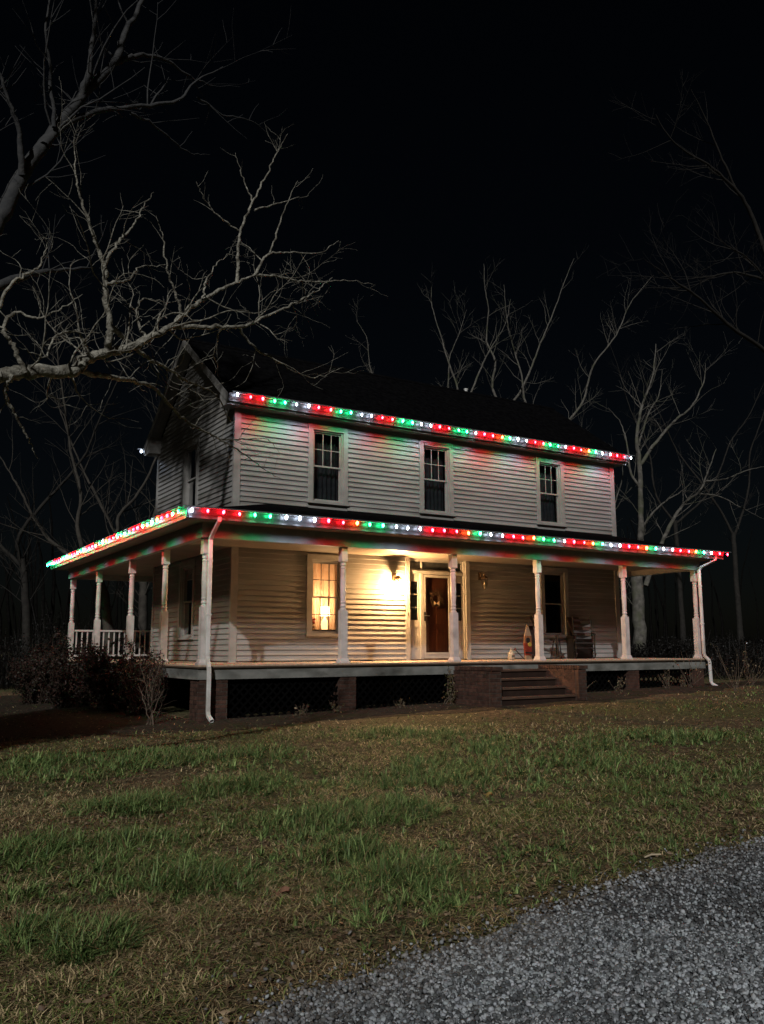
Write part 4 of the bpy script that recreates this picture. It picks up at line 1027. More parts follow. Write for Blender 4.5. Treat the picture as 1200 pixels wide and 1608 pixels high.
# dim tall tree filling the upper left
b = (-7.7, -5.4); fk = np.array([-7.5, -5.4, 3.4])
t_left = tall_tree('tall dim grey tree rising past the upper left corner', b, [
    ([fk]+L3([(-60, 420), (0, 345), (35, 275), (70, 225), (125, 155), (180, 98), (195, 55), (225, 0), (245, -60)], 12.4, 13.2), 0.17, 0.04),
    (L3([(70, 228), (100, 200), (150, 175), (210, 168), (280, 158), (305, 130), (350, 105)], 12.6, 13.6), 0.075, 0.015),
    (L3([(178, 100), (210, 88), (255, 92), (300, 120), (335, 135)], 12.9, 14), 0.06, 0.012),
    (L3([(125, 158), (140, 110), (148, 40), (155, -30)], 12.8, 12.4), 0.07, 0.03),
    (L3([(35, 275), (30, 210), (10, 150), (-5, 100)], 12.5, 12.0), 0.06, 0.025),
    (L3([(85, 200), (80, 120), (72, 50), (80, -20)], 12.6, 12.3), 0.04, 0.02),
    (L3([(205, 178), (240, 195), (270, 220), (300, 240), (330, 243)], 13, 13.8), 0.03, 0.008),
    (L3([(310, 152), (350, 180), (395, 190), (425, 215)], 13.6, 14.2), 0.022, 0.007),
    (L3([(-40, 470), (20, 440), (80, 425), (150, 420)], 12.2, 12.8), 0.10, 0.02)],
    'bark_dim', 21, [(0, 0, 0, 0.42), (0.05, 0, 1.2, 0.32), (0.15, 0, 2.6, 0.29), (0.2, 0, 4.6, 0.27), (-0.2, 0.0, 8.5, 0.2), (-0.5, -0.4, 13.6, 0.06)],
    extra=[(0.72, 0.3, 0.7, 4.2, 0.09), (0.8, 0.9, 0.8, 4.0, 0.09), (0.86, -0.2, 0.9, 3.6, 0.07), (0.75, 1.6, 0.6, 4.0, 0.08), (0.7, 3.4, 0.7, 4.0, 0.09), (0.9, 2.6, 0.9, 3.0, 0.06)])

# leaves added to its crown, out of view, to shade the gable
rng = np.random.default_rng(22); q = rng.normal(0, 1, (30000, 3)); q /= np.linalg.norm(q, axis=1, keepdims=True); q *= rng.uniform(0, 1, (30000, 1))**0.4
C = np.array([-8.3, -6.2, 12.9])+q*np.array([1.8, 3.0, 2.5])
lump = vnoise(C[:, 0]+C[:, 2]*0.7, C[:, 1]-C[:, 2]*0.4, 1.3, 31); C = C[lump > 0.63]
LEAFJOB = (t_left, C)

# trees behind the house on the left
def back_tree(label, u, dep, toppx, mat, seedv, r=0.2, fork=None, lean=0.0, limbs=(), group='bare trees around the house', lvl=2, hmax=None):
    g = px(u, 1040, dep); bx_, by_ = g[0], g[1]; zb = float(gz(bx_, by_)); H = px(u, toppx, dep)[2]-zb
    rng = np.random.default_rng(seedv+100)
    f = fork or 0.42
    trunk = [(0, 0, 0, r*1.35), (0.03*lean, 0, 0.12*H, r), (lean*0.4, 0.05, f*H*0.7, r*0.88), (lean, 0.1, f*H, r*0.78)]
    P0 = np.array([bx_+lean, by_+0.1, zb-0.1+f*H]); LL = []
    for a, e, l in limbs:
        Q = [P0-np.array([0, 0, 0.25])]; d = np.array([math.cos(YAW)*a, -math.sin(YAW)*a, e]); d = d/np.linalg.norm(d)
        for k in range(6): Q.append(Q[-1]+d*l*H/6+rng.normal(0, 0.03*l*H, 3)); d = d+np.array([0, 0, 0.06])
        LL.append((Q, r*0.55, 0.02))
    tall_tree(label, (bx_, by_), LL, mat, seedv, trunk, lvl=lvl, group=group)
back_tree('slim dim tree behind the left porch nearest the gable', 222, 30, 560, 'bark_back', 31, 0.17, 0.33, 0.0, [(-0.5, 1, 0.6), (0.35, 1, 0.6), (0.05, 1, 0.65)])
back_tree('dim tree leaning left behind the left porch roof', 172, 27, 540, 'bark_back', 32, 0.16, 0.35, -0.5, [(-0.9, 1, 0.6), (-0.2, 1, 0.7), (0.5, 1, 0.5)])
back_tree('dark thin tree at the far left edge behind the shrubs', 40, 32, 520, 'bark_far', 33, 0.15, 0.35, -0.3, [(-0.5, 1, 0.6), (0.5, 1, 0.6)])
# trees above the roof
back_tree('bare tree showing above the roof nearest the gable', 690, 40, 490, 'bark_mid', 41, 0.16, 0.6, -0.4, [(-0.55, 1, 0.4), (0.3, 1, 0.35)])
back_tree('upright bare tree above the middle of the roof', 733, 36, 462, 'bark_mid', 42, 0.17, 0.64, 0.0, [(-0.25, 1, 0.34), (0.4, 1, 0.36)])
back_tree('forked bare tree above the roof ridge', 804, 36, 448, 'bark_mid', 43, 0.17, 0.66, 0.0, [(-0.12, 1, 0.4), (0.5, 1, 0.42)])
back_tree('right leaning bare tree at the right end of the roof', 868, 34, 452, 'bark_mid', 44, 0.18, 0.55, 0.0, [(0.75, 1, 0.5), (-0.15, 1, 0.42)])
# the lit tree right of the house
g = px(1008, 1060, 24.5); bz = float(gz(g[0], g[1]))
tall_tree('bare grey tree with forked mossy trunk right of the porch', (g[0], g[1]), [
    (L3([(1008, 905), (1007, 850), (1006, 790), (1005, 730), (1000, 690), (1008, 640), (1025, 590), (1030, 540)], 24.5), 0.19, 0.03),
    (L3([(1005, 730), (1030, 695), (1060, 660), (1085, 640), (1105, 600), (1108, 570)], 24.5, 24), 0.10, 0.02),
    (L3([(1004, 765), (990, 740), (985, 700), (975, 665), (955, 640)], 24.5, 25.2), 0.07, 0.015),
    (L3([(1010, 825), (1035, 795), (1065, 775), (1085, 760)], 24.5, 24.2), 0.06, 0.02),
    (L3([(1014, 920), (1032, 870), (1055, 820), (1075, 790), (1100, 770), (1110, 745), (1125, 705)], 24.5, 23.5), 0.13, 0.03),
    (L3([(1100, 775), (1130, 780), (1160, 795), (1200, 815)], 23.6, 23), 0.05, 0.015),
    (L3([(1108, 755), (1140, 752), (1175, 738), (1215, 730)], 23.6, 23), 0.045, 0.015),
    (L3([(1003, 700), (1018, 650), (1035, 620), (1040, 580)], 24.5, 24.2), 0.06, 0.015)],
    'bark_mid', 51, [(0, 0, 0, 0.36), (0, 0, 0.8, 0.27), (0, 0, 2.2, 0.25), (0.0, 0.0, 3.6, 0.235), (0, 0, 4.6, 0.2)])
back_tree('slender leaning tree tight behind the right corner of the house', 972, 27, 690, 'bark_mid', 52, 0.13, 0.5, -0.5, [(-0.3, 1, 0.5), (0.3, 1, 0.4)])
# dim trees at the right edge
tall_tree('dim tree at the right edge with limbs arching to the left', (px(1290, 1040, 17)[0], px(1290, 1040, 17)[1]), [
    (L3([(1290, 700), (1240, 520), (1195, 375), (1165, 310), (1120, 265), (1060, 225), (1030, 180)], 17, 16.5), 0.13, 0.02),
    (L3([(1160, 305), (1130, 240), (1110, 190), (1085, 140)], 16.8, 16.5), 0.05, 0.015),
    (L3([(1270, 640), (1205, 555), (1150, 515), (1100, 470), (1050, 435), (1010, 405)], 17, 16), 0.11, 0.015),
    (L3([(1215, 445), (1160, 428), (1110, 435), (1060, 440)], 16.8, 16.3), 0.06, 0.012),
    (L3([(1230, 480), (1180, 410), (1140, 385), (1118, 355)], 16.9, 16.3), 0.05, 0.012)],
    'bark_far', 61, [(0, 0, 0, 0.4), (0, 0, 1.5, 0.3), (0, 0, 4.0, 0.27), (-0.2, 0, 6.5, 0.22), (-0.2, 0, 9, 0.12)], extra=[(0.8, 1.2, 0.8, 3.0, 0.07), (0.9, -0.6, 0.9, 3.0, 0.06)])
back_tree('dark bare tree far right beyond the weeds', 1165, 34, 560, 'bark_far', 62, 0.17, 0.4, 0.2, [(-0.6, 1, 0.55), (0.3, 1, 0.6)])
back_tree('dark bare tree behind the lit right tree', 1075, 42, 520, 'bark_far', 63, 0.18, 0.4, 0.0, [(-0.5, 1, 0.55), (0.6, 1, 0.6)])

# ---------------------------------------------------------------- shrubs, brush, weeds
def leaves(rng, C, size, cols, droop=0.4):
    """folded leaf quads at points C"""
    n = len(C); a = rng.uniform(0, 2*np.pi, n); e = rng.normal(0, 0.6, n)-droop*0.3
    d = np.stack([np.cos(a)*np.cos(e), np.sin(a)*np.cos(e), np.sin(e)], 1)
    u = rng.normal(0, 1, (n, 3)); s = np.cross(d, u); s /= np.linalg.norm(s, axis=1, keepdims=True)+1e-9
    L = size*rng.uniform(0.6, 1.4, n)[:, None]; wd = L*rng.uniform(0.22, 0.42, n)[:, None]
    nrm = np.cross(d, s)
    V = np.stack([C, C+d*L*0.5+s*wd+nrm*wd*0.4, C+d*L, C+d*L*0.5-s*wd+nrm*wd*0.4], 1).reshape(-1, 3)
    i = np.arange(n)*4; F = np.concatenate([np.stack([i, i+1, i+2], 1), np.stack([i, i+2, i+3], 1)])
    k = rng.integers(0, len(cols), n); cc = np.array(cols)[k]*rng.uniform(0.6, 1.35, (n, 1)); cc = np.repeat(cc, 4, 0)
    return V, F, cc

def shrub(label, cx, cy, rx_, ry_, h, n, cols, seedv, nst=26, leafsize=0.05, group=None, z0=0.02):
    rng = np.random.default_rng(seedv); zb = float(gz(cx, cy)); base = (cx, cy, zb)
    t = thing('shrub', label, 'shrub', base, group)
    tb = TB(); C = []
    for i in range(nst):
        a = rng.uniform(0, 6.28); q = math.sqrt(rng.uniform(0.02, 1)); tip = np.array([cx+rx_*q*math.cos(a), cy+ry_*q*math.sin(a), zb+h*rng.uniform(0.72, 1.08)*(1-0.35*q**3)])
        p0 = np.array([cx+0.3*rx_*q*math.cos(a), cy+0.3*ry_*q*math.sin(a), zb-0.03])
        mid = (p0+tip)/2+np.array([0.1*math.cos(a), 0.1*math.sin(a), 0.12])
        P = smoothline([p0, mid, tip], 5, 0.012, rng); rr = np.linspace(0.014, 0.004, len(P)); tb.tube(P, rr, 4)
        for _ in range(9):
            f = rng.uniform(0.05, 1); q0 = P[int(f*(len(P)-1))]; d = rng.normal(0, 1, 3)+np.array([0, 0, 0.7]); d /= np.linalg.norm(d); l = rng.uniform(0.12, 0.34)
            e = q0+d*l; m_ = (q0+e)/2+rng.normal(0, 0.02, 3); tb.tube(np.array([q0, m_, e]), [0.005, 0.004, 0.003], 3)
            k = max(1, n//(nst*9)); f = rng.uniform(0.1, 1.05, k)[:, None]; C.append(q0+(e-q0)*f+rng.normal(0, 0.045, (k, 3)))
    tb.build('stems', 'shrub_stem', t, base)
    C = np.concatenate(C); C = C[C[:, 2] > zb+z0*h]
    V, F, cc = leaves(rng, C, leafsize, cols); npmesh('foliage', V, F, 'attr', t, base, cc)
rng = np.random.default_rng(24); q = rng.normal(0, 1, (16000, 3)); q /= np.linalg.norm(q, axis=1, keepdims=True); q *= rng.uniform(0, 1, (16000, 1))**0.4; C = np.array([-9.3, -7.0, 3.9])+q*np.array([1.6, 2.4, 2.0]); C = C[vnoise(C[:, 0]+C[:, 2]*0.7, C[:, 1]-C[:, 2]*0.4, 1.4, 33) > 0.33]  # leaf cloud added out of view to shade the left yard
V, F, cc = leaves(rng, C, 0.13, [(0.09, 0.05, 0.028), (0.13, 0.08, 0.045)]); npmesh('added_shade_leaves', V, F, 'attr', t_limb, (-9.3, -7.0, 3.0), cc)
V, F, cc = leaves(np.random.default_rng(23), LEAFJOB[1], 0.13, [(0.09, 0.05, 0.028), (0.13, 0.08, 0.045)]); npmesh('added_shade_leaves', V, F, 'attr', LEAFJOB[0], (-8.3, -6.2, 8.0), cc)  # builds the added leaves that shade the gable
RED = [(0.03, 0.014, 0.011), (0.042, 0.02, 0.014), (0.02, 0.013, 0.010), (0.022, 0.022, 0.012), (0.014, 0.010, 0.008)]
def at(u, v, z): 
    d = FWD + RT*(u-600)/FPX + UP*(804-v)/FPX; return CAM+d*(z-CAM[2])/d[2]
a = at(110, 1118, -1.08); shrub('broad dark reddish shrub at the far left of the porch', a[0], a[1], 1.0, 0.9, 1.62, 11000, RED, 71, 40, 0.055, 'reddish shrubs by the left porch')
a = at(62, 1112, -1.08); shrub('lower dark shrub at the left end of the hedge', a[0], a[1], 0.75, 0.8, 1.42, 6500, RED, 72, 26, 0.05, 'reddish shrubs by the left porch')
a = at(178, 1122, -1.06); shrub('dark reddish shrub in front of the second left porch post', a[0], a[1], 0.85, 0.8, 1.50, 10000, RED, 73, 36, 0.055, 'reddish shrubs by the left porch')
a = at(222, 1128, -1.05); shrub('open twiggy shrub nearest the left porch corner', a[0], a[1], 0.55, 0.55, 1.3, 2200, RED+[(0.11, 0.08, 0.05)], 74, 22, 0.05, 'reddish shrubs by the left porch')
# bare cane shrub with pale stems
rng = np.random.default_rng(75); a = at(236, 1141, -1.05); zb = float(gz(a[0], a[1]))
t = thing('bare_cane_shrub', 'bare shrub with a few pale upright canes below the porch corner', 'shrub', (a[0], a[1], zb))
for i in range(9):
    an = rng.uniform(0, 6.28); tip = np.array([a[0]+rng.uniform(-0.28, 0.32), a[1]+rng.uniform(-0.25, 0.25), zb+rng.uniform(0.5, 1.25)])
    tb = TB(); p0 = np.array([a[0]+rng.uniform(-.06, .06), a[1]+rng.uniform(-.06, .06), zb-0.03]); P = smoothline([p0, (p0+tip)/2+rng.normal(0, 0.06, 3), tip], 5, 0.01, rng); rr = np.linspace(0.013, 0.004, len(P)); tb.tube(P, rr, 5)
    kids(tb, rng, P, rr, 1.0, 1, dict(OAK, dens=4, lmax=[0.3, 0.4, 0.5]), 0.3); tb.build('cane', 'stem' if i < 5 else 'shrub_stem', t, (a[0], a[1], zb))

# vine by the cheek wall
rng = np.random.default_rng(76); vx, vy = 3.92, -2.55; zb = float(gz(vx, vy))
t = thing('climbing_vine', 'scraggly vine climbing against the left brick cheek wall', 'vine', (vx, vy, zb))
tb = TB(); C = []
for i in range(7):
    P = smoothline([(vx+rng.uniform(-.18, .12), vy+rng.uniform(-.1, .05), zb-0.02), (vx+rng.uniform(-.12, .12), vy+rng.uniform(-.1, 0), zb+0.25), (vx+rng.uniform(-.05, .15), vy+rng.uniform(-.08, .02), zb+rng.uniform(0.45, 0.82))], 5, 0.015, rng)
    tb.tube(P, np.linspace(0.009, 0.004, len(P)), 4); C.append(P[rng.integers(1, len(P), 40)]+rng.normal(0, 0.035, (40, 3)))
tb.build('stems', 'stem', t, (vx, vy, zb)); V, F, cc = leaves(rng, np.concatenate(C), 0.045, [(0.07, 0.065, 0.025), (0.10, 0.075, 0.035), (0.05, 0.05, 0.02)]); npmesh('foliage', V, F, 'attr', t, (vx, vy, zb), cc)

def weed(x, y, h, label, seedv, n=10, cols=((0.10, 0.075, 0.04), (0.07, 0.06, 0.03), (0.14, 0.11, 0.07)), group='weeds along the porch'):
    rng = np.random.default_rng(seedv); zb = float(gz(x, y)); t = thing('weed', label, 'weed', (x, y, zb), group); tb = TB(); C = []
    for i in range(n):
        tip = np.array([x+rng.normal(0, 0.35*h), y+rng.normal(0, 0.25*h), zb+h*rng.uniform(0.5, 1.1)]); p0 = np.array([x+rng.normal(0, .04), y+rng.normal(0, .03), zb-0.02])
        P = smoothline([p0, (p0+tip)/2+rng.normal(0, 0.04*h, 3), tip], 4, 0.006, rng); tb.tube(P, np.linspace(0.006, 0.0025, len(P)), 3); C.append(P[rng.integers(2, len(P), 6)]+rng.normal(0, 0.012, (6, 3)))
    tb.build('stems', 'stem', t, (x, y, zb)); V, F, cc = leaves(rng, np.concatenate(C), 0.05, list(cols)); npmesh('foliage', V, F, 'attr', t, (x, y, zb), cc)
weed(0.35, -2.75, 0.24, 'low dry weed tuft left of the middle brick pier', 81); weed(1.05, -2.72, 0.26, 'dry weed tuft just left of the middle brick pier', 82)
weed(2.6, -2.75, 0.2, 'small dry weed right of the middle brick pier', 83); weed(7.5, -2.85, 0.42, 'leafy weed right of the steps', 84, 14, ((0.05, 0.05, 0.02), (0.07, 0.06, 0.03)))
weed(8.8, -2.75, 0.35, 'thin weed under the porch right of the steps', 85); weed(10.6, -2.7, 0.45, 'tall thin weed in front of the right lattice', 86, 12); weed(11.2, -2.7, 0.35, 'short weed near the right brick pier', 87)
# brush masses put beyond the lawn, coloured near black for the unlit distance
def brush(label, x0, x1, y0, y1, h, n, seedv):
    rng = np.random.default_rng(seedv); x = rng.uniform(x0, x1, n); y = rng.uniform(y0, y1, n)
    hh = h*(0.45+0.75*vnoise(x, y, 0.5, 3)); z = gz(x, y)+hh*rng.uniform(0, 1, n)**0.8
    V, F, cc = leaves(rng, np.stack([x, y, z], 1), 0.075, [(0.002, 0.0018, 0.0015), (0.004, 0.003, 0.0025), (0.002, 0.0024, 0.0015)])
    m = n//3; x = rng.uniform(x0, x1, m); y = rng.uniform(y0, y1, m); z = gz(x, y); hh = h*(0.45+0.75*vnoise(x, y, 0.5, 3))*rng.uniform(0.5, 1.35, m); a = rng.uniform(0, 6.28, m); wd = rng.uniform(0.004, 0.011, m)
    lx = rng.normal(0, 0.22, m)*hh; ly = rng.normal(0, 0.22, m)*hh; p = np.stack([x, y, z], 1); sd = np.stack([np.cos(a)*wd, np.sin(a)*wd, 0*wd], 1); mid = p+np.stack([lx*0.35, ly*0.35, hh*0.55], 1); tp = p+np.stack([lx, ly, hh], 1)
    V2 = np.stack([p-sd, p+sd, mid+sd*0.7, mid-sd*0.7, tp], 1).reshape(-1, 3); i = np.arange(m)*5+len(V); F2 = np.concatenate([np.stack([i, i+1, i+2], 1), np.stack([i, i+2, i+3], 1), np.stack([i+3, i+2, i+4], 1)])
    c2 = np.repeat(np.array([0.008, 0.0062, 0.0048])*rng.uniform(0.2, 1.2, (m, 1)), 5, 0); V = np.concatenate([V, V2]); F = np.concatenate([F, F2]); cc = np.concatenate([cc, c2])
    tag(npmesh('brush', V, F, 'attr', None, (x0, y0, 0), cc), label, 'brush', kind='stuff')
brush('dark brush beyond the left end of the porch', -16, -1, 10.2, 17, 1.7, 24000, 91)
brush('dark brush behind the house', -1, 16, 12, 18, 2.2, 20000, 92)
brush('dark brush right of the house', 15, 34, -1.5, 8, 1.1, 36000, 93)
brush('dark brush beyond the right edge of the lawn', 19, 36, -8, -1.5, 0.9, 20000, 94)
tb = TB(); rng = np.random.default_rng(95)
for i in range(230):
    x, y = rng.uniform(-22, 55), rng.uniform(24, 46); z = float(gz(x, y)); hh = rng.uniform(5, 10)
    P = smoothline([(x, y, z), (x+rng.normal(0, .3), y, z+hh*0.5), (x+rng.normal(0, .8), y+rng.normal(0, .5), z+hh)], 3, 0.05, rng); tb.tube(P, np.linspace(rng.uniform(.07, .16), 0.02, len(P)), 5)
wd_ = tb.build('far_woods', 'bark_wood', None, (0, 30, 0)); tag(wd_, 'far dark woods behind the house', 'woods', kind='stuff')
for i, (u, v, h) in enumerate(((1085, 1080, 0.9), (1155, 1082, 1.1), (1180, 1078, 0.8))):
    a = at(u, v, -0.72); weed(a[0], a[1], h, ('tall dry weed just right of the right downspout', 'tallest dry weed at the right edge of the lawn', 'dry weed farthest right by the lawn edge')[i], 96+i, 12, group='tall weeds at the right')
# far lamp through the trees
a = px(1173.5, 1009.5, 62); zb = float(gz(a[0], a[1]))
t = thing('distant_lamp_post', 'tiny distant white lamp among the trees at the right', 'lamp post', (a[0], a[1], zb))
mk('pole', MB().tube([(a[0], a[1], zb), (a[0], a[1], a[2]-0.06)], 0.04, 8), 'black', t)
mk('globe', MB().lathe([(0.03, a[2]-0.06), (0.085, a[2]-0.02), (0.09, a[2]+0.03), (0.04, a[2]+0.09)], a[0], a[1], 12), 'farlamp', t)

# ---------------------------------------------------------------- grass, leaf litter, gravel
rng = np.random.default_rng(11)
green_c = np.array([at(u, v, -1.2)[:2] for u, v in ((60, 1215), (150, 1225), (255, 1205), (380, 1245), (220, 1275), (330, 1215), (470, 1300), (560, 1290), (640, 1285), (300, 1385), (200, 1330), (620, 1375), (540, 1345), (720, 1225), (860, 1200), (940, 1190), (980, 1220), (60, 1340), (40, 1470), (140, 1480), (780, 1190), (640, 1175), (1040, 1180), (420, 1200))])
green_r = np.array([0.9, 0.8, 0.9, 0.6, 0.5, 0.7, 0.45, 0.5, 0.35, 0.30, 0.3, 0.22, 0.3, 0.9, 1.1, 0.9, 0.7, 0.35, 0.22, 0.25, 1.0, 1.0, 1.0, 0.8])
def greenness(x, y):
    d = np.sqrt((x[:, None]-green_c[None, :, 0])**2+(y[:, None]-green_c[None, :, 1])**2)/green_r[None]
    g = np.exp(-(d/1.05)**2).max(1)*1.1
    return np.clip(g*1.15*(0.45+vnoise(x, y, 2.2, 8)*1.1)+1.0*(vnoise(x, y, 0.55, 9)-0.58)+0.35*(vnoise(x, y, 3.5, 10)-0.5), 0, 1)
def scatter(n, d0, d1):
    """points inside the view wedge (a little wider), d0..d1 metres from the camera"""
    a = YAW+rng.uniform(-0.56, 0.56, n); r = np.sqrt(rng.uniform(d0*d0, d1*d1, n))
    x, y = CAM[0]+r*np.sin(a), CAM[1]+r*np.cos(a)
    ok = (y > drive_edge(x)-0.05) & ~((x > XL) & (x < XR) & (y > -D) & (y < YB)) & ~((x > 4.1) & (x < 6.8) & (y > -D-1.35) & (y < -D))
    return x[ok], y[ok], r[ok]
VV, FF, CC = [], [], []; off = 0
G1, G2 = np.array([0.04, 0.085, 0.02]), np.array([0.27, 0.36, 0.125]); D1, D2 = np.array([0.20, 0.15, 0.075]), np.array([0.58, 0.46, 0.26]); B1 = np.array([0.11, 0.075, 0.046])
def blades(x, y, h, wd, az, lean, cc):
    global off
    n = len(x); z = gz(x, y)-0.004; dx, dy = np.cos(az), np.sin(az); sx, sy = -dy*wd, dx*wd
    def ringp(f, wf):
        hx = h*lean*f**1.6*0.8; hz = h*(f-0.26*lean*f*f).clip(0.08*f)
        cx, cy, cz = x+dx*hx, y+dy*hx, z+hz
        return np.stack([cx+sx*wf, cy+sy*wf, cz], 1), np.stack([cx-sx*wf, cy-sy*wf, cz], 1)
    a0, b0 = ringp(0.0, 1.0); a1, b1 = ringp(0.5, 0.85); tp, _ = ringp(1.0, 0.0)
    VV.append(np.stack([a0, b0, a1, b1, tp], 1).reshape(-1, 3))
    i = np.arange(n)*5+off; FF.append(np.concatenate([np.stack([i, i+1, i+3], 1), np.stack([i, i+3, i+2], 1), np.stack([i+2, i+3, i+4], 1)]))
    CC.append(np.repeat(cc, 5, 0)); off += n*5
def cover(x, y):
    edge = np.clip((y-drive_edge(x))/0.9, 0, 1)
    hd = np.clip((bed_front(x)-y)/0.9+0.15, 0, 1)
    return (0.06+0.94*edge)*(0.07+0.93*hd)
# dry matted grass
for n, d0, d1, sc in ((120000, 3.0, 6.0, 1.0), (110000, 6.0, 9.5, 1.15), (80000, 9.5, 15, 1.5), (36000, 15, 27, 2.1)):
    x, y, r = scatter(n, d0, d1); bare = vnoise(x, y, 1.7, 12)*0.6+vnoise(x, y, 6.0, 13)*0.4
    k = rng.uniform(0, 1, len(x)) < np.clip(1.7*bare-0.15, 0.12, 1)*(0.25+0.75*cover(x, y)); x, y = x[k], y[k]; n = len(x)
    cl = 0.5+1.1*vnoise(x, y, 5.0, 14); q = rng.uniform(0, 1, n)[:, None]
    u_ = rng.uniform(0, 1, n)[:, None]; tone = (0.55+0.75*vnoise(x, y, 1.2, 17)+0.3*vnoise(x, y, 5, 18))[:, None]; ol = (0.10+0.65*vnoise(x, y, 0.9, 19))[:, None]
    cd = np.where(u_ < 0.30, B1*(0.6+0.9*q), (D1+(D2-D1)*q**1.4)*tone); cd = np.where(rng.uniform(0, 1, n)[:, None] < ol, np.array([0.125, 0.165, 0.045])*(0.4+1.5*q), cd)
    blades(x, y, rng.uniform(0.02, 0.075, n)*cl, rng.uniform(0.0016, 0.004, n)*sc, rng.uniform(0, 6.2832, n), rng.uniform(0.9, 3.2, n), cd)
# green tufts, blades spreading from a crown
for n, d0, d1, sc, m in ((11500, 3.0, 6.0, 1.0, 19), (12500, 6.0, 9.5, 1.1, 16), (11000, 9.5, 15, 1.45, 11), (5000, 15, 26, 2.0, 7)):
    x, y, r = scatter(n, d0, d1); g = greenness(x, y); k = rng.uniform(0, 1, len(x)) < (0.03+0.97*g)*cover(x, y); x, y, g = x[k], y[k], g[k]; n = len(x)
    size = rng.uniform(0.45, 1.0, n)**1.3*(0.55+0.7*g); wind = rng.normal(0.6, 0.9, n); dark = rng.uniform(0.65, 1.25, n)
    X = np.repeat(x, m); Y = np.repeat(y, m); sz = np.repeat(size, m); N = len(X)
    az = rng.uniform(0, 6.2832, N); rr = rng.uniform(0, 0.035, N)*sz
    hue = rng.uniform(0, 1, N)[:, None]; cg = (G1+(G2-G1)*hue**1.7)*np.repeat(dark, m)[:, None]; dd_ = rng.uniform(0, 1, N)[:, None] < 0.12; cg = np.where(dd_, D1*0.9, cg)
    az2 = np.where(rng.uniform(0, 1, N) < 0.35, np.repeat(wind, m)+rng.normal(0, 0.4, N), az)
    blades(X+rr*np.cos(az), Y+rr*np.sin(az), rng.uniform(0.05, 0.20, N)**1.0*sz, rng.uniform(0.002, 0.0046, N)*sc, az2, rng.uniform(0.4, 2.3, N), cg)
tag(npmesh('lawn_grass', np.concatenate(VV), np.concatenate(FF), 'attr', None, (0, -9, -1.2), np.concatenate(CC)), 'patchy winter lawn of green tufts and dry tan grass', 'grass', kind='stuff')

# fallen leaves
VV = []; x, y, r = scatter(9000, 7.0, 22); near = np.clip((-D-y)/1.6, 0, 1); edge = np.clip((y-drive_edge(x))/1.0, 0, 1)
k = rng.uniform(0, 1, len(x)) < 0.12+0.55*(1-near)+0.35*(1-edge)+0.25*vnoise(x, y, 0.9, 21)**2; x, y = x[k], y[k]; n = len(x)
x2, y2, r2 = scatter(20000, 3.0, 8.5); k = rng.uniform(0, 1, len(x2)) < 0.06+0.9*(vnoise(x2, y2, 1.1, 24)*0.6+vnoise(x2, y2, 4.0, 25)*0.4-0.38).clip(0)+0.45*(1-np.clip((y2-drive_edge(x2))/0.8, 0, 1)); k &= (y2 > drive_edge(x2)+0.12)
x = np.concatenate([x, x2[k]]); y = np.concatenate([y, y2[k]]); n = len(x)
V, F, cc = leaves(rng, np.stack([x, y, gz(x, y)+rng.uniform(0.006, 0.035, n)], 1), 0.036, [(0.10, 0.06, 0.034), (0.17, 0.115, 0.07), (0.06, 0.038, 0.024), (0.24, 0.175, 0.115), (0.13, 0.10, 0.055)], 0.0)
V = V.reshape(-1, 4, 3); V[:, :, 2] = V[:, :1, 2]+(V[:, :, 2]-V[:, :1, 2])*0.55; wdn = (V[:, 1]-V[:, 3])*0.05; V[:, 1] += wdn; V[:, 3] -= wdn
tag(npmesh('leaf_litter', V.reshape(-1, 3), F, 'attr', None, (0, -6, -1.2), cc), 'brown fallen leaves scattered over the lawn and along the porch', 'leaves', kind='stuff')
for i, (u, v, lab, cl) in enumerate(((441, 1420, 'large curled tan leaf on the grass near the gravel', (0.22, 0.11, 0.07)), (767, 1271, 'yellow fallen leaf in the middle of the lawn', (0.30, 0.20, 0.06)), (1025, 1368, 'pale broken stick at the edge of the gravel', (0.5, 0.42, 0.3)))):
    a = at(u, v, -1.25); zb = float(gz(a[0], a[1])); MT['lf%d' % i] = pm('single_leaf_%d' % i, cl, tuple(q*1.2 for q in cl), 20, 0.8)
    if i < 2:
        s_ = 0.06 if i == 0 else 0.05; mb = MB(); P = []; 
        for k_ in range(14):
            an = 2*math.pi*k_/14; rr_ = s_*(0.55+0.45*abs(math.cos(2.5*an))); P.append((a[0]+rr_*math.cos(an), a[1]+rr_*math.sin(an), zb+0.035+0.25*rr_*math.sin(3*an)+0.2*rr_*math.cos(an)))
        for k_ in range(14):
            p, q = P[k_], P[(k_+1) % 14]; c0 = (a[0], a[1], zb+0.03); mb.prism([c0, p, q], [(c0[0], c0[1], c0[2]-0.002), (p[0], p[1], p[2]-0.002), (q[0], q[1], q[2]-0.002)])
        tag(mk('fallen_leaf', mb, 'lf%d' % i), lab, 'leaf')
    else: tag(mk('stick', MB().tube([(a[0]-0.07, a[1], zb+0.02), (a[0]+0.01, a[1]+0.01, zb+0.026), (a[0]+0.08, a[1]-0.01, zb+0.022)], [0.006, 0.007, 0.005], 6), 'lf2'), lab, 'stick')

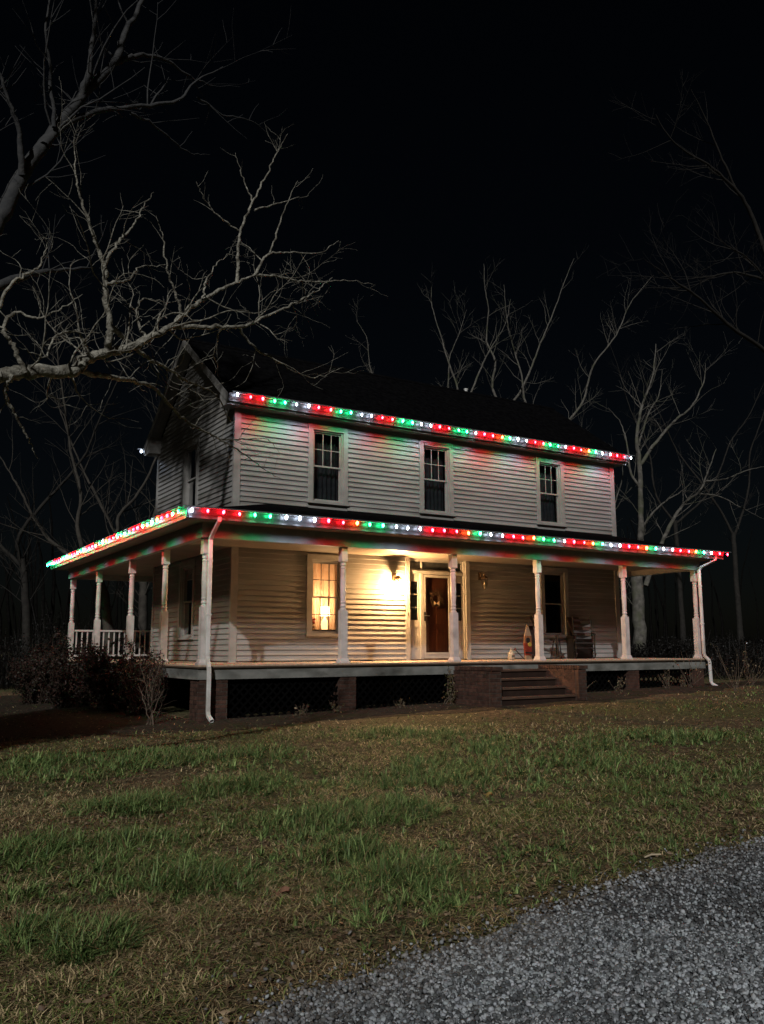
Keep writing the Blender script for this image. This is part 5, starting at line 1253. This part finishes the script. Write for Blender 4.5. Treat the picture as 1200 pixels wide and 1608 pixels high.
# gravel stones
ph = (1+5**0.5)/2
IV = np.array([(-1, ph, 0), (1, ph, 0), (-1, -ph, 0), (1, -ph, 0), (0, -1, ph), (0, 1, ph), (0, -1, -ph), (0, 1, -ph), (ph, 0, -1), (ph, 0, 1), (-ph, 0, -1), (-ph, 0, 1)])/math.sqrt(1+ph*ph)
IF = np.array([(0, 11, 5), (0, 5, 1), (0, 1, 7), (0, 7, 10), (0, 10, 11), (1, 5, 9), (5, 11, 4), (11, 10, 2), (10, 7, 6), (7, 1, 8), (3, 9, 4), (3, 4, 2), (3, 2, 6), (3, 6, 8), (3, 8, 9), (4, 9, 5), (2, 4, 11), (6, 2, 10), (8, 6, 7), (9, 8, 1)])
X, Y, Z_ = [], [], []
for n, d0, d1 in ((56000, 2.8, 5.2), (42000, 5.2, 8.5), (20000, 8.5, 16)):
    a = YAW+rng.uniform(-0.2, 0.60, n); r = np.sqrt(rng.uniform(d0*d0, d1*d1, n)); x, y = CAM[0]+r*np.sin(a), CAM[1]+r*np.cos(a)
    e = drive_edge(x); k = (y < e-0.02) | (rng.uniform(0, 1, n) < 0.16*np.exp(-((y-e)/0.10).clip(0)))
    k &= (y < e+0.6); X.append(x[k]); Y.append(y[k])
x = np.concatenate(X); y = np.concatenate(Y); n = len(x)
s = (0.0064+0.0076*rng.uniform(0, 1, n)**2); V = IV[None]*(1+rng.uniform(-0.28, 0.28, (n, 12, 1)))
V = V*(s[:, None]*np.stack([rng.uniform(0.8, 1.5, n), rng.uniform(0.7, 1.1, n), rng.uniform(0.5, 0.9, n)], 1))[:, None, :]
def rot(V, ax, an):
    cA, sA = np.cos(an)[:, None], np.sin(an)[:, None]; i, j = [(1, 2), (2, 0), (0, 1)][ax]; W2 = V.copy(); W2[..., i] = V[..., i]*cA-V[..., j]*sA; W2[..., j] = V[..., i]*sA+V[..., j]*cA; return W2
V = rot(V, 0, rng.normal(0, 0.5, n)); V = rot(V, 1, rng.normal(0, 0.5, n)); V = rot(V, 2, rng.uniform(0, 6.28, n))
V = V+np.stack([x, y, gz(x, y)+0.012+s*0.45+rng.uniform(0, 0.010, n)], 1)[:, None, :]
F = (IF[None]+(np.arange(n)*12)[:, None, None]).reshape(-1, 3)
v_ = rng.uniform(0, 1, n)**1.9; cc = ((0.05+0.40*v_)*(0.75+0.5*vnoise(x, y, 1.4, 41)))[:, None]*np.stack([np.full(n, 0.93)+rng.normal(0, .02, n), np.full(n, 1.01), np.full(n, 1.08)+rng.normal(0, .02, n)], 1)
dirt = (np.clip(1-(drive_edge(x)-y)/0.5, 0, 1)*rng.uniform(0, 1, n))[:, None]; cc = cc*(1-0.6*dirt)+np.array([0.13, 0.095, 0.06])*0.6*dirt
tag(npmesh('gravel', V.reshape(-1, 3), F, 'stone', None, (-3, -14, -1.25), np.repeat(cc, 12, 0)), 'loose grey crushed stone covering the driveway', 'gravel', kind='stuff')
